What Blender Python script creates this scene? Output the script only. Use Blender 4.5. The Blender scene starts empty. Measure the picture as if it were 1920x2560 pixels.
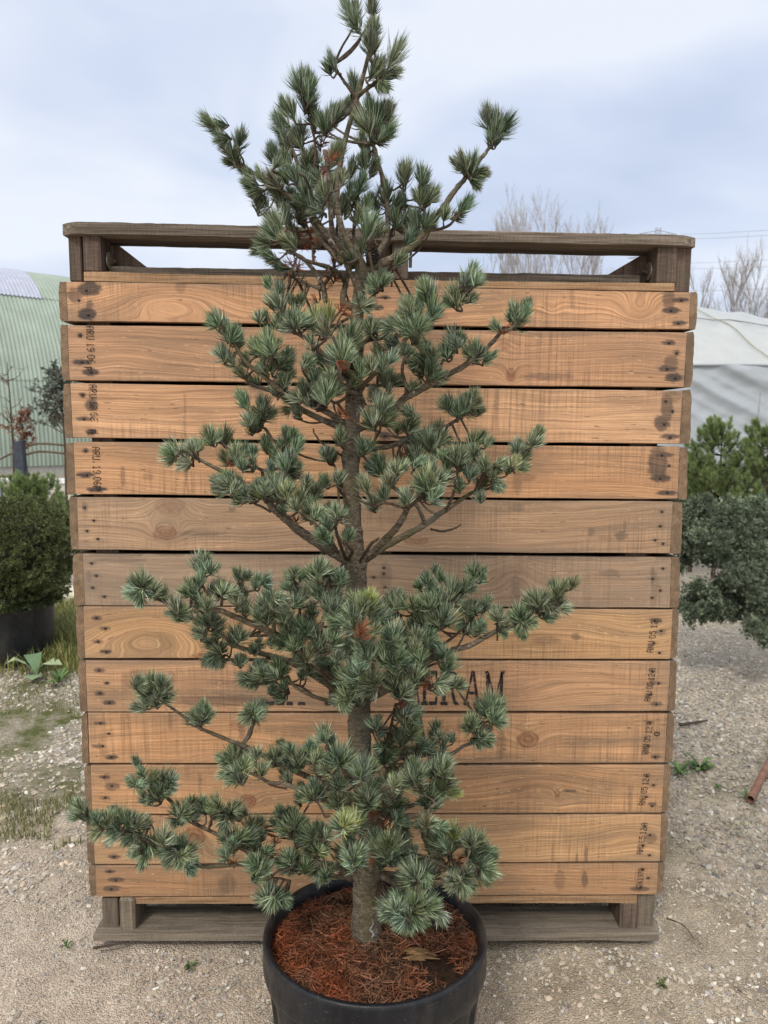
import bpy, math, random
import numpy as np
from mathutils import Vector, Matrix
R = math.radians
rng = np.random.default_rng(11); random.seed(5)
SC = bpy.context.scene; COL = SC.collection

# ------------------------------------------------------------------ camera, world, sun, exposure
CAM = np.array([-0.0229, -1.8745, 1.4623]); PITCH, YAW, ROLL, FPX = 0.1191, 0.0175, 0.0082, 1775.0
fw = np.array([math.sin(YAW)*math.cos(PITCH), math.cos(YAW)*math.cos(PITCH), -math.sin(PITCH)])
r0 = np.array([math.cos(YAW), -math.sin(YAW), 0.0]); u0 = np.cross(r0, fw)
RT = r0*math.cos(ROLL)+u0*math.sin(ROLL); UP = -r0*math.sin(ROLL)+u0*math.cos(ROLL)
cam = bpy.data.cameras.new('camera'); camo = bpy.data.objects.new('camera', cam); COL.objects.link(camo)
m = Matrix.Identity(4)
for i in range(3):
    m[i][0] = RT[i]; m[i][1] = UP[i]; m[i][2] = -fw[i]; m[i][3] = CAM[i]
camo.matrix_world = m
cam.sensor_fit = 'HORIZONTAL'; cam.sensor_width = 36.0; cam.lens = FPX/1920*36
cam.clip_start = 0.05; cam.clip_end = 2000
cam.dof.use_dof = True; cam.dof.focus_distance = 1.6; cam.dof.aperture_fstop = 9.0
SC.camera = camo
SUN_EL, SUN_AZ = R(48), R(205)     # sun veiled by cloud, behind the camera a little to the left
w = bpy.data.worlds.new('World'); SC.world = w; w.use_nodes = True
nt = w.node_tree; N = nt.nodes; L = nt.links; N.clear()
sky = N.new('ShaderNodeTexSky'); sky.sky_type = 'NISHITA'; sky.sun_disc = False
sky.sun_elevation = SUN_EL; sky.sun_rotation = SUN_AZ; sky.air_density = 1.3; sky.dust_density = 2.0
tc = N.new('ShaderNodeTexCoord')
def wn(kind, **k):
    n = N.new(kind)
    for a, b in k.items(): setattr(n, a, b)
    return n
mp = wn('ShaderNodeMapping'); mp.inputs['Scale'].default_value = (1.0, 1.0, 2.2); mp.inputs['Location'].default_value = (0.35, 0.1, 0.2)
L.new(tc.outputs['Generated'], mp.inputs['Vector'])
ns = wn('ShaderNodeTexNoise'); ns.inputs['Scale'].default_value = 2.3; ns.inputs['Detail'].default_value = 4; ns.inputs['Roughness'].default_value = .45; ns.inputs['Distortion'].default_value = .3
L.new(mp.outputs[0], ns.inputs['Vector'])
cr = wn('ShaderNodeValToRGB')
cr.color_ramp.elements[0].position = .40; cr.color_ramp.elements[0].color = (5.0, 5.7, 7.25, 1)
cr.color_ramp.elements[1].position = .62; cr.color_ramp.elements[1].color = (7.5, 7.9, 8.7, 1)
e = cr.color_ramp.elements.new(.5); e.color = (5.9, 6.55, 8.0, 1)
L.new(ns.outputs['Fac'], cr.inputs['Fac'])
# overcast sky: brighter towards the zenith and towards the veiled sun behind the camera
sx = wn('ShaderNodeSeparateXYZ'); L.new(tc.outputs['Generated'], sx.inputs[0])
def wm(op, a, b, c=None):
    n = N.new('ShaderNodeMath'); n.operation = op
    for i, v in enumerate((a, b, c)):
        if v is None: continue
        if isinstance(v, (int, float)): n.inputs[i].default_value = v
        else: L.new(v, n.inputs[i])
    return n.outputs[0]
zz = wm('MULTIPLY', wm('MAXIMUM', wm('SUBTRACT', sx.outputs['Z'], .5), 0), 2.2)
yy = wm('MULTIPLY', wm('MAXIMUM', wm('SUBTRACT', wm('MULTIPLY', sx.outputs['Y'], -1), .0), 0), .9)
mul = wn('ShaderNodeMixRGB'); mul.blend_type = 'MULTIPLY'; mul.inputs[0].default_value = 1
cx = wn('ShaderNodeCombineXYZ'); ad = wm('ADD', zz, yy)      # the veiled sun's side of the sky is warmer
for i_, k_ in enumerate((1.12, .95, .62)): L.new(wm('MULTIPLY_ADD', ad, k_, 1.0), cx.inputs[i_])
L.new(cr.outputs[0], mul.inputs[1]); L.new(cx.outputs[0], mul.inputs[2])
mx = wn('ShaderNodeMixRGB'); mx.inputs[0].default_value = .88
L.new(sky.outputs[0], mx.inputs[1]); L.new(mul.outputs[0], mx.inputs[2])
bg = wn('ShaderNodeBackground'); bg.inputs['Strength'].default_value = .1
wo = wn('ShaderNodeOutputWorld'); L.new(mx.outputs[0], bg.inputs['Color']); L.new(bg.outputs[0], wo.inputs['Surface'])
sl = bpy.data.lights.new('sun', 'SUN'); sl.energy = 1.5; sl.angle = R(10); sl.color = (1, .93, .82)
so = bpy.data.objects.new('sun', sl); COL.objects.link(so)
sd = Vector((math.sin(SUN_AZ)*math.cos(SUN_EL), math.cos(SUN_AZ)*math.cos(SUN_EL), math.sin(SUN_EL)))
so.rotation_euler = sd.to_track_quat('Z', 'Y').to_euler()
SC.view_settings.view_transform = 'Standard'; SC.view_settings.look = 'None'; SC.view_settings.gamma = 1
SC.view_settings.exposure = 0.30

# ------------------------------------------------------------------ helpers
def ray(px, py):
    d = fw + RT*(px-960)/FPX - UP*(py-1280)/FPX
    return d
def P(px, py, Y=0.0):
    d = ray(px, py); t = (Y-CAM[1])/d[1]; return CAM+d*t
def G(px, py, z=0.0):
    d = ray(px, py); t = (z-CAM[2])/d[2]; return CAM+d*t
def proj(p):
    p = np.atleast_2d(p)-CAM; D = p@fw
    return np.stack([960+FPX*(p@RT)/D, 1280-FPX*(p@UP)/D], -1)
def vn(x, y, seed=0):      # value noise
    x = np.asarray(x, float); y = np.asarray(y, float)
    xi = np.floor(x).astype(np.int64); yi = np.floor(y).astype(np.int64); fx = x-xi; fy = y-yi
    fx = fx*fx*(3-2*fx); fy = fy*fy*(3-2*fy)
    def h(a, b):
        n = (a*374761393+b*668265263+seed*974711) & 0x7fffffff
        n = ((n ^ (n >> 13))*1274126177) & 0x7fffffff
        return ((n ^ (n >> 16)) & 0xffff)/65535.0
    return (h(xi, yi)*(1-fx)+h(xi+1, yi)*fx)*(1-fy)+(h(xi, yi+1)*(1-fx)+h(xi+1, yi+1)*fx)*fy
def fbm(x, y, seed=0, o=4):
    s = 0; a = .5
    for i in range(o): s = s+a*vn(x*2**i, y*2**i, seed+i); a *= .5
    return s
class MB:
    def __init__(s): s.v = []; s.f = []; s.n = 0; s.c = []
    def add(s, v, f, c=None):
        v = np.asarray(v, float).reshape(-1, 3)
        for a in (f if isinstance(f, list) else [f]):
            s.f.append(np.asarray(a, np.int64)+s.n)
        s.v.append(v); s.n += len(v)
        if c is None: c = (1, 1, 1)
        c = np.asarray(c, float)
        s.c.append(np.broadcast_to(c, (len(v), 3)) if c.ndim == 1 else c)
    def mesh(s, name, mat, smooth=False, color=False):
        me = bpy.data.meshes.new(name)
        v = np.concatenate(s.v); me.vertices.add(len(v)); me.vertices.foreach_set('co', v.astype(np.float32).ravel())
        sizes = np.concatenate([np.full(len(a), a.shape[1]) for a in s.f]); idx = np.concatenate([a.ravel() for a in s.f])
        me.loops.add(len(idx)); me.loops.foreach_set('vertex_index', idx.astype(np.int32))
        me.polygons.add(len(sizes)); st = np.concatenate([[0], np.cumsum(sizes)[:-1]])
        me.polygons.foreach_set('loop_start', st.astype(np.int32))
        me.polygons.foreach_set('use_smooth', np.full(len(sizes), bool(smooth)))
        if color:
            at = me.color_attributes.new('col', 'FLOAT_COLOR', 'POINT'); c = np.concatenate(s.c)
            at.data.foreach_set('color', np.concatenate([c, np.ones((len(c), 1))], 1).astype(np.float32).ravel())
        me.materials.append(mat); me.update(calc_edges=True); me.validate()
        return me
    def obj(s, name, mat, parent=None, smooth=False, color=False):
        o = bpy.data.objects.new(name, s.mesh(name, mat, smooth, color)); COL.objects.link(o)
        if parent is not None: o.parent = parent
        return o
def tag(o, label=None, cat=None, group=None, kind=None):
    if label: o['label'] = label
    if cat: o['category'] = cat
    if group: o['group'] = group
    if kind: o['kind'] = kind
    return o
def thing(name, label, cat, group=None, loc=(0, 0, 0)):
    o = bpy.data.objects.new(name, None); COL.objects.link(o); o.empty_display_size = .05
    o.location = loc
    return tag(o, label, cat, group)
def hexa(mb, c8, c=None):   # c8: 4 bottom then 4 top, both counter-clockwise
    mb.add(c8, np.array([[0, 3, 2, 1], [4, 5, 6, 7], [0, 1, 5, 4], [1, 2, 6, 5], [2, 3, 7, 6], [3, 0, 4, 7]]), c)
def box(mb, x0, x1, y0, y1, z0, z1, c=None):
    hexa(mb, [(x0, y0, z0), (x1, y0, z0), (x1, y1, z0), (x0, y1, z0), (x0, y0, z1), (x1, y0, z1), (x1, y1, z1), (x0, y1, z1)], c)
def tube(mb, pts, rad, n=6, c=None, cap=True):
    pts = np.asarray(pts, float); k = len(pts); rad = np.broadcast_to(np.asarray(rad, float), (k,))
    t = np.gradient(pts, axis=0); t /= np.linalg.norm(t, axis=1)[:, None]+1e-9
    a = np.array([0, 0, 1.]) if abs(t[0][2]) < .8 else np.array([1., 0, 0])
    a = np.cross(t[0], a); a /= np.linalg.norm(a); V = []
    for i in range(k):
        a = a-t[i]*(a@t[i]); a /= np.linalg.norm(a)+1e-9; b = np.cross(t[i], a)
        th = np.arange(n)*2*np.pi/n
        V.append(pts[i]+rad[i]*(np.cos(th)[:, None]*a+np.sin(th)[:, None]*b))
    F = []
    for i in range(k-1):
        for j in range(n):
            j2 = (j+1) % n; F.append((i*n+j, i*n+j2, (i+1)*n+j2, (i+1)*n+j))
    fl = [np.array(F)]
    if cap: fl += [np.array([list(range(n))[::-1]]), np.array([list(range((k-1)*n, k*n))])]
    mb.add(np.concatenate(V), fl, c)
def lathe(mb, prof, cen, n=64, c=None, tf=None):
    prof = np.asarray(prof, float); th = np.arange(n)*2*np.pi/n
    V = np.stack([prof[:, 0][:, None]*np.cos(th), prof[:, 0][:, None]*np.sin(th), np.repeat(prof[:, 1][:, None], n, 1)], -1).reshape(-1, 3)
    if tf is not None: V = tf(V)
    F = []
    for i in range(len(prof)-1):
        for j in range(n):
            j2 = (j+1) % n; F.append((i*n+j, i*n+j2, (i+1)*n+j2, (i+1)*n+j))
    mb.add(V+np.asarray(cen), np.array(F), c)
def spline(pts, n):
    pts = np.asarray(pts, float); k = len(pts)
    if k == 2: return pts[0]+(pts[1]-pts[0])*np.linspace(0, 1, n)[:, None]
    q = np.concatenate([[2*pts[0]-pts[1]], pts, [2*pts[-1]-pts[-2]]]); out = []
    for u in np.linspace(0, k-1-1e-6, n):
        i = int(u); t = u-i; p0, p1, p2, p3 = q[i], q[i+1], q[i+2], q[i+3]
        out.append(.5*((2*p1)+(-p0+p2)*t+(2*p0-5*p1+4*p2-p3)*t*t+(-p0+3*p1-3*p2+p3)*t**3))
    return np.array(out)

# ------------------------------------------------------------------ materials
class Mt:
    def __init__(s, name, rough=.8, spec=.3):
        s.m = bpy.data.materials.new(name); s.m.use_nodes = True; s.t = s.m.node_tree
        s.b = s.t.nodes['Principled BSDF']; s.b.inputs['Roughness'].default_value = rough
        s.b.inputs['Specular IOR Level'].default_value = spec
        s.tc = s.t.nodes.new('ShaderNodeTexCoord')
    def n(s, k, **a):
        n = s.t.nodes.new(k)
        for x, y in a.items(): setattr(n, x, y)
        return n
    def l(s, a, b): s.t.links.new(a, b)
    def vec(s, sc=(1, 1, 1), src=None, loc=(0, 0, 0), rot=(0, 0, 0)):
        n = s.n('ShaderNodeMapping'); n.inputs['Scale'].default_value = sc; n.inputs['Location'].default_value = loc; n.inputs['Rotation'].default_value = rot
        s.l(src or s.tc.outputs['Object'], n.inputs['Vector']); return n.outputs[0]
    def noise(s, v, scale=1, detail=3, rough=.5, dist=0):
        n = s.n('ShaderNodeTexNoise'); s.l(v, n.inputs['Vector'])
        n.inputs['Scale'].default_value = scale; n.inputs['Detail'].default_value = detail; n.inputs['Roughness'].default_value = rough; n.inputs['Distortion'].default_value = dist
        return n.outputs['Fac']
    def ramp(s, f, stops):
        n = s.n('ShaderNodeValToRGB'); el = n.color_ramp.elements
        while len(el) < len(stops): el.new(.5)
        for e, (p, c) in zip(el, stops):
            e.position = p; e.color = (c, c, c, 1) if isinstance(c, (int, float)) else (*c, 1)
        s.l(f, n.inputs['Fac']); return n.outputs['Color']
    def mix(s, f, a, b, mode='MIX'):
        n = s.n('ShaderNodeMixRGB'); n.blend_type = mode
        for i, v in enumerate((f, a, b)):
            if isinstance(v, (int, float)): n.inputs[i].default_value = v if i == 0 else (v, v, v, 1)
            elif isinstance(v, tuple): n.inputs[i].default_value = (*v, 1)
            else: s.l(v, n.inputs[i])
        return n.outputs[0]
    def math(s, op, a, b=0):
        n = s.n('ShaderNodeMath'); n.operation = op
        for i, v in enumerate((a, b)):
            if isinstance(v, (int, float)): n.inputs[i].default_value = v
            else: s.l(v, n.inputs[i])
        return n.outputs[0]
    def attr(s, name):
        n = s.n('ShaderNodeAttribute'); n.attribute_name = name; return n
    def color(s, c):
        if isinstance(c, tuple): s.b.inputs['Base Color'].default_value = (*c, 1)
        else: s.l(c, s.b.inputs['Base Color'])
    def bump(s, h, dist=.002, strength=1):
        n = s.n('ShaderNodeBump'); n.inputs['Distance'].default_value = dist; n.inputs['Strength'].default_value = strength
        s.l(h, n.inputs['Height']); s.l(n.outputs[0], s.b.inputs['Normal'])

# board faces: grain follows the 'gc' attribute, marks come from 'mk' (stain, knot, weathering)
M = Mt('plank_wood', .72, .25)
gc = M.attr('gc').outputs['Vector']; mk = M.n('ShaderNodeSeparateColor'); M.l(M.attr('mk').outputs['Color'], mk.inputs[0])
base = M.attr('col').outputs['Color']
ring = M.noise(M.vec((.7, 112, 1), gc), 1, 3, .6); ring = M.ramp(ring, [(.36, .1), (.43, .9), (.475, .0), (.50, .85), (.58, .75), (.62, .2), (.66, 1)])
ring2 = M.noise(M.vec((1.6, 230, 1), gc, (3, 1, 0)), 1, 2, .6)
fib = M.noise(M.vec((9, 420, 1), gc), 1, 4, .7)
saw = M.noise(M.vec((170, 5, 1), gc, (0, 0, 2)), 1, 3, .6)
sawm = M.ramp(M.noise(M.vec((3.5, 6, 1), gc, (7, 0, 2)), 1, 3), [(.44, 0), (.62, 1)])
blot = M.noise(M.vec((2.2, 14, 1), gc, (5, 5, 0)), 1, 4, .6)
c = M.mix(M.math('MULTIPLY', M.ramp(ring, [(0, 1), (1, 0)]), .42), base, (.24, .115, .052), 'MIX')
c = M.mix(.5, c, M.ramp(ring2, [(.35, .45), (.5, .95), (.65, 1.35)]), 'MULTIPLY')
c = M.mix(.7, c, M.ramp(fib, [(.25, .45), (.5, 1.0), (.8, 1.3)]), 'MULTIPLY')
c = M.mix(M.math('MULTIPLY', sawm, .6), c, M.ramp(saw, [(.33, .4), (.5, 1), (.68, 1.3)]), 'MULTIPLY')
c = M.mix(M.ramp(blot, [(.47, 0), (.7, .6)]), c, (.17, .115, .075))
flk = M.noise(M.vec((42, 190, 1), gc, (1, 9, 0)), 1, 3, .6)
c = M.mix(M.ramp(flk, [(.64, 0), (.70, .6)]), c, (.70, .50, .30))
c = M.mix(M.ramp(M.noise(M.vec((26, 150, 1), gc, (2, 4, 0)), 1, 2, .6), [(.69, 0), (.73, .75)]), c, (.05, .03, .02))
c = M.mix(M.math('MULTIPLY', mk.outputs[2], M.ramp(blot, [(.3, .5), (.7, 1)])), c, (.24, .19, .145))
c = M.mix(M.math('MULTIPLY', mk.outputs[1], .85), c, (.155, .055, .028))
c = M.mix(M.math('MULTIPLY', mk.outputs[0], M.ramp(fib, [(.3, 1), (.8, .75)])), c, (.035, .033, .036))
M.color(c)
M.bump(M.mix(.6, M.mix(.5, fib, ring), M.mix(sawm, .5, saw)), .0022, .75)
PLANK = M.m
def beam_mat(name, sc, cols, dirt=.5):
    M = Mt(name, .88, .2)
    a = M.noise(M.vec(sc), 1, 4, .6); b = M.noise(M.vec(tuple(x*.12 for x in sc)), 1, 4, .6)
    v = M.noise(M.vec((260, 260, 40) if sc[0] < sc[2] else (40, 260, 260)), 1, 2)
    c = M.ramp(a, [(.3, cols[0]), (.5, cols[1]), (.72, cols[2])])
    c = M.mix(M.ramp(b, [(.42, 0), (.7, dirt)]), c, (.035, .026, .022))
    c = M.mix(.4, c, M.ramp(v, [(.3, .6), (.7, 1.3)]), 'MULTIPLY')
    c = M.mix(M.ramp(M.noise(M.vec((9, 9, 9), loc=(3, 1, 5)), 1, 5, .7), [(.55, 0), (.7, .35)]), c, (.09, .1, .055))
    M.color(c); M.bump(M.mix(.4, a, v), .003, .8); return M.m
OLD_H = beam_mat('weathered_wood_along', (5, 160, 190), [(.075, .057, .044), (.20, .16, .125), (.36, .30, .245)], .7)
OLD_V = beam_mat('weathered_wood_upright', (190, 160, 5), [(.06, .042, .034), (.13, .092, .072), (.19, .14, .11)], .6)
TRIM = beam_mat('trim_wood', (6, 160, 170), [(.2, .115, .06), (.34, .205, .115), (.45, .3, .18)], .45)
PALE = beam_mat('grey_pallet_wood', (5, 150, 170), [(.11, .09, .068), (.2, .165, .13), (.28, .235, .185)], .35)
PALEV = beam_mat('grey_pallet_wood_upright', (150, 150, 8), [(.10, .08, .06), (.18, .145, .11), (.25, .21, .16)], .4)
M = Mt('end_grain', .85, .2)
a = M.n('ShaderNodeTexWave'); a.wave_type = 'RINGS'; a.rings_direction = 'Y'; oi = M.n('ShaderNodeObjectInfo'); va = M.n('ShaderNodeVectorMath'); va.operation = 'ADD'; cx_ = M.n('ShaderNodeCombineXYZ'); M.l(M.math('MULTIPLY', oi.outputs['Random'], .5), cx_.inputs[0]); M.l(M.math('MULTIPLY', M.math('FRACT', M.math('MULTIPLY', oi.outputs['Random'], 17)), .6), cx_.inputs[2]); M.l(M.vec((1, .1, 1), loc=(-.25, 0, -.8)), va.inputs[0]); M.l(cx_.outputs[0], va.inputs[1]); M.l(va.outputs[0], a.inputs['Vector'])
a.inputs['Scale'].default_value = 62; a.inputs['Distortion'].default_value = 7; a.inputs['Detail'].default_value = 3; a.inputs['Detail Scale'].default_value = .6
b = M.noise(M.vec((60, 60, 60)), 1, 4, .65); d = M.noise(M.vec((9, 4, 9)), 1, 4, .6)
c = M.ramp(a.outputs['Fac'], [(.2, (.19, .125, .078)), (.8, (.27, .185, .12))])
c = M.mix(.75, c, M.ramp(b, [(.3, .55), (.7, 1.4)]), 'MULTIPLY')
c = M.mix(M.ramp(d, [(.4, 0), (.7, .8)]), c, (.11, .08, .055)); M.color(c)
M.bump(M.mix(.5, b, a.outputs['Fac']), .002, .7); ENDG = M.m
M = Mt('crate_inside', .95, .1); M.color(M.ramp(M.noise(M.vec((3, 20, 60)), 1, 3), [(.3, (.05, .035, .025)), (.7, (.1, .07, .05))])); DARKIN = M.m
M = Mt('nail_iron', .6, .4); M.color(M.ramp(M.noise(M.vec((300, 300, 300)), 1, 2), [(.3, (.012, .01, .01)), (.7, (.045, .03, .025))])); NAIL = M.m
M = Mt('galvanised_steel', .45, .5); M.b.inputs['Metallic'].default_value = .7; M.color(M.ramp(M.noise(M.vec((80, 80, 80)), 1, 3), [(.3, (.3, .28, .22)), (.7, (.5, .48, .4))])); STEEL = M.m
M = Mt('rusty_bolt', .7, .4); M.b.inputs['Metallic'].default_value = .4; M.color(M.ramp(M.noise(M.vec((150, 150, 150)), 1, 3), [(.3, (.06, .045, .035)), (.7, (.17, .12, .08))])); RUSTB = M.m
def ink(name, hole):
    M = Mt(name, .8, .2); M.color((.028, .026, .03))
    n = M.noise(M.vec((140, 140, 220)), 1, 4, .65)
    M.l(M.ramp(n, [(hole-.06, 0), (hole+.04, .92)]), M.b.inputs['Alpha']); return M.m
INK = ink('stencil_ink', .40); STAMP = ink('stamp_ink', .38)
# bark
M = Mt('bark', .85, .25)
v = M.vec((1, 1, 1)); a = M.noise(M.vec((60, 60, 170)), 1, 5, .7, 1.2); b = M.noise(M.vec((14, 14, 10)), 1, 4, .6); g = M.noise(M.vec((220, 220, 260)), 1, 2)
c = M.ramp(a, [(.32, (.026, .019, .013)), (.48, (.105, .081, .058)), (.7, (.26, .215, .165))])
c = M.mix(M.ramp(b, [(.5, 0), (.72, .6)]), c, (.15, .15, .12))
c = M.mix(M.ramp(M.noise(M.vec((60, 60, 40), loc=(4, 2, 1)), 1, 3, .6), [(.66, 0), (.72, .8)]), c, (.42, .41, .37))
c = M.mix(M.ramp(M.noise(M.vec((12, 12, 5), loc=(1, 7, 1)), 1, 3), [(.45, 0), (.65, .45)]), c, (.10, .085, .03))
M.color(c); M.bump(M.mix(.35, a, g), .004, 1); BARK = M.m
M = Mt('twig_bark', .85, .2); a = M.noise(M.vec((260, 260, 260)), 1, 3)
M.color(M.ramp(a, [(.3, (.035, .025, .018)), (.7, (.12, .088, .062))])); M.bump(a, .0015, 1); TWIG = M.m
def leafmat(name, rough=.55, spec=.35, trans=.0):
    M = Mt(name, rough, spec); at = M.attr('col').outputs['Color']
    c = M.mix(.5, at, M.ramp(M.noise(M.vec((70, 70, 70)), 1, 2), [(.3, .7), (.7, 1.3)]), 'MULTIPLY'); M.color(c)
    if trans:
        M.b.inputs['Subsurface Weight'].default_value = 0
        tr = M.n('ShaderNodeBsdfTranslucent'); M.l(c, tr.inputs['Color']); ms = M.n('ShaderNodeMixShader'); ms.inputs[0].default_value = trans
        out = M.t.nodes['Material Output']; M.l(M.b.outputs[0], ms.inputs[1]); M.l(tr.outputs[0], ms.inputs[2]); M.l(ms.outputs[0], out.inputs['Surface'])
    return M.m
NEEDLE = leafmat('pine_needles', .5, .3, .12); LEAF = leafmat('leaves', .5, .35, .15)
LITTER = leafmat('needle_litter', .6, .3)
M = Mt('black_plastic', .4, .3)
a = M.noise(M.vec((25, 25, 6)), 1, 4, .6)
c = M.ramp(a, [(.35, (.006, .007, .0095)), (.75, (.018, .019, .023))])
c = M.mix(M.ramp(M.noise(M.vec((260, 260, 260)), 1, 2), [(.70, 0), (.74, .5)]), c, (.22, .2, .18))
c = M.mix(M.ramp(M.noise(M.vec((6, 6, 3), loc=(2, 2, 2)), 1, 5, .7), [(.5, 0), (.75, .22)]), c, (.16, .145, .12))
c = M.mix(M.ramp(M.noise(M.vec((16, 16, 240), loc=(5, 1, 2)), 1, 3, .6), [(.68, 0), (.72, .5)]), c, (.12, .12, .125))
M.color(c); M.l(M.ramp(M.noise(M.vec((60, 60, 30)), 1, 3), [(.3, .28), (.7, .5)]), M.b.inputs['Roughness'])
M.bump(M.noise(M.vec((150, 150, 150)), 1, 3), .0006, .5); PLASTIC = M.m
M = Mt('potting_soil', .95, .1); a = M.noise(M.vec((90, 90, 90)), 1, 4, .7)
M.color(M.ramp(a, [(.3, (.012, .008, .006)), (.6, (.05, .028, .018)), (.8, (.1, .05, .03))])); M.bump(a, .008, 1); SOIL = M.m
# gravel ground
M = Mt('gravel_ground', .95, .15)
ob = M.tc.outputs['Object']; big = M.noise(M.vec((.9, .9, .9)), 1, 4, .6); mid = M.noise(M.vec((7, 7, 7)), 1, 5, .65); fin = M.noise(M.vec((160, 160, 160)), 1, 4, .7)
vo = M.n('ShaderNodeTexVoronoi'); vo.inputs['Scale'].default_value = 75; M.l(M.vec((1, 1, 1)), vo.inputs['Vector'])
vo2 = M.n('ShaderNodeTexVoronoi'); vo2.inputs['Scale'].default_value = 210; M.l(M.vec((1, 1, 1)), vo2.inputs['Vector'])
earth = M.ramp(mid, [(.3, (.24, .195, .14)), (.5, (.385, .32, .24)), (.72, (.52, .44, .335))])
pink = M.ramp(mid, [(.3, (.46, .37, .295)), (.7, (.66, .555, .45))])
zone = M.attr('col').outputs['Color']; zs = M.n('ShaderNodeSeparateColor'); M.l(zone, zs.inputs[0])
c = M.mix(zs.outputs[0], earth, pink)
peb = M.n('ShaderNodeSeparateColor'); M.l(vo.outputs['Color'], peb.inputs[0])
st = M.ramp(peb.outputs[0], [(0, (.2, .17, .145)), (.4, (.36, .31, .265)), (.75, (.47, .43, .38)), (1, (.62, .59, .54))])
c = M.mix(M.math('MULTIPLY', zs.outputs[1], M.ramp(vo.outputs['Distance'], [(.3, .9), (.7, .2)])), c, st)
c = M.mix(.65, c, M.ramp(fin, [(.3, .45), (.7, 1.4)]), 'MULTIPLY')
c = M.mix(M.math('MULTIPLY', zs.outputs[2], M.ramp(mid, [(.4, .3), (.6, 1)])), c, (.10, .11, .035))
M.color(c)
h = M.mix(.5, M.mix(.5, M.mix(.5, fin, M.noise(M.vec((55, 55, 55)), 1, 4, .7)), M.ramp(vo.outputs['Distance'], [(0, 1), (.8, 0)])), M.ramp(vo2.outputs['Distance'], [(0, 1), (.8, 0)]))
M.bump(h, .011, .85); GROUND = M.m
M = Mt('stone', .9, .25); at = M.attr('col').outputs['Color']; a = M.noise(M.vec((260, 260, 260)), 1, 3)
M.color(M.mix(.5, at, M.ramp(a, [(.3, .65), (.7, 1.3)]), 'MULTIPLY')); M.bump(a, .001, .6); STONE = M.m
def simple(name, col, rough=.7, spec=.3, sc=20, var=.25, metal=0):
    M = Mt(name, rough, spec); M.b.inputs['Metallic'].default_value = metal
    M.color(M.ramp(M.noise(M.vec((sc, sc, sc)), 1, 4, .6), [(.3, tuple(x*(1-var) for x in col)), (.7, tuple(min(1, x*(1+var)) for x in col))])); return M.m

# ------------------------------------------------------------------ ground
def ground():
    # one sheet: fine near the camera, coarse out to the horizon
    xs = np.concatenate([[-600, -120, -40, -14, -7, -4.5], np.linspace(-3.2, 3.2, 321), [4.5, 7, 14, 40, 120, 600]])
    ys = np.concatenate([[-300, -30, -6, -2.5], np.linspace(-1.2, 3.4, 231), np.linspace(3.5, 10, 60), [14, 25, 50, 120, 300, 900]])
    X, Yg = np.meshgrid(xs, ys); 
    near = np.clip((4.2-np.hypot(X, (Yg-1)))/2, 0, 1)
    Z = (fbm(X*3, Yg*3, 3, 3)-.45)*.022*near+(fbm(X*16, Yg*16, 5, 3)-.45)*.012*near
    Z += (fbm(X*38, Yg*38, 9, 2)-.4)*.010*near
    Z -= .012*near
    C = np.zeros(X.shape+(3,))
    C[..., 0] = zone_pink(X, Yg); C[..., 1] = zone_grav(X, Yg); C[..., 2] = zone_moss(X, Yg)
    nx, ny = len(xs), len(ys); i = np.arange(ny-1)[:, None]*nx+np.arange(nx-1)
    F = np.stack([i, i+1, i+nx+1, i+nx], -1).reshape(-1, 4)
    mb = MB(); mb.add(np.stack([X, Yg, Z], -1).reshape(-1, 3), F, C.reshape(-1, 3))
    tag(mb.obj('ground', GROUND, smooth=True, color=True), 'gravel and earth yard ground', kind='structure')
def zone_pink(x, y):
    v = np.clip(((-.25-x)+(.35-y)*.8)*1.3+(fbm(x*2, y*2, 21)-.45)*1.5, 0, 1)
    return v*.9
def zone_grav(x, y):
    l = np.clip((y+.05)*1.1+(fbm(x*3.3, y*3.3, 31)-.45)*3.0, .08, 1)
    r = np.clip((y-.05)*1.2+(fbm(x*2.3, y*2.3, 37)-.45)*1.8, 0, 1)
    return np.where(x < 0, l, r)
def zone_moss(x, y):
    l = np.exp(-((x+2.15)/.7)**2-((y-2.6)/.55)**2)*1.0+.8*np.exp(-((x+1.75)/.5)**2-((y-1.45)/.28)**2)+.5*(fbm(x*2.1+3, y*2.1, 57) > .56)*(x < -.9)*(y > .4)
    return np.clip(l+np.clip((fbm(x*3, y*3, 51)-.56)*3, 0, .35)*(y > .3), 0, 1)
ground()
ICO = None
def ico():
    global ICO
    t = (1+5**.5)/2
    v = np.array([(-1, t, 0), (1, t, 0), (-1, -t, 0), (1, -t, 0), (0, -1, t), (0, 1, t), (0, -1, -t), (0, 1, -t), (t, 0, -1), (t, 0, 1), (-t, 0, -1), (-t, 0, 1)])/np.sqrt(1+t*t)
    f = np.array([(0, 11, 5), (0, 5, 1), (0, 1, 7), (0, 7, 10), (0, 10, 11), (1, 5, 9), (5, 11, 4), (11, 10, 2), (10, 7, 6), (7, 1, 8), (3, 9, 4), (3, 4, 2), (3, 2, 6), (3, 6, 8), (3, 8, 9), (4, 9, 5), (2, 4, 11), (6, 2, 10), (8, 6, 7), (9, 8, 1)])
    return v, f
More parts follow.
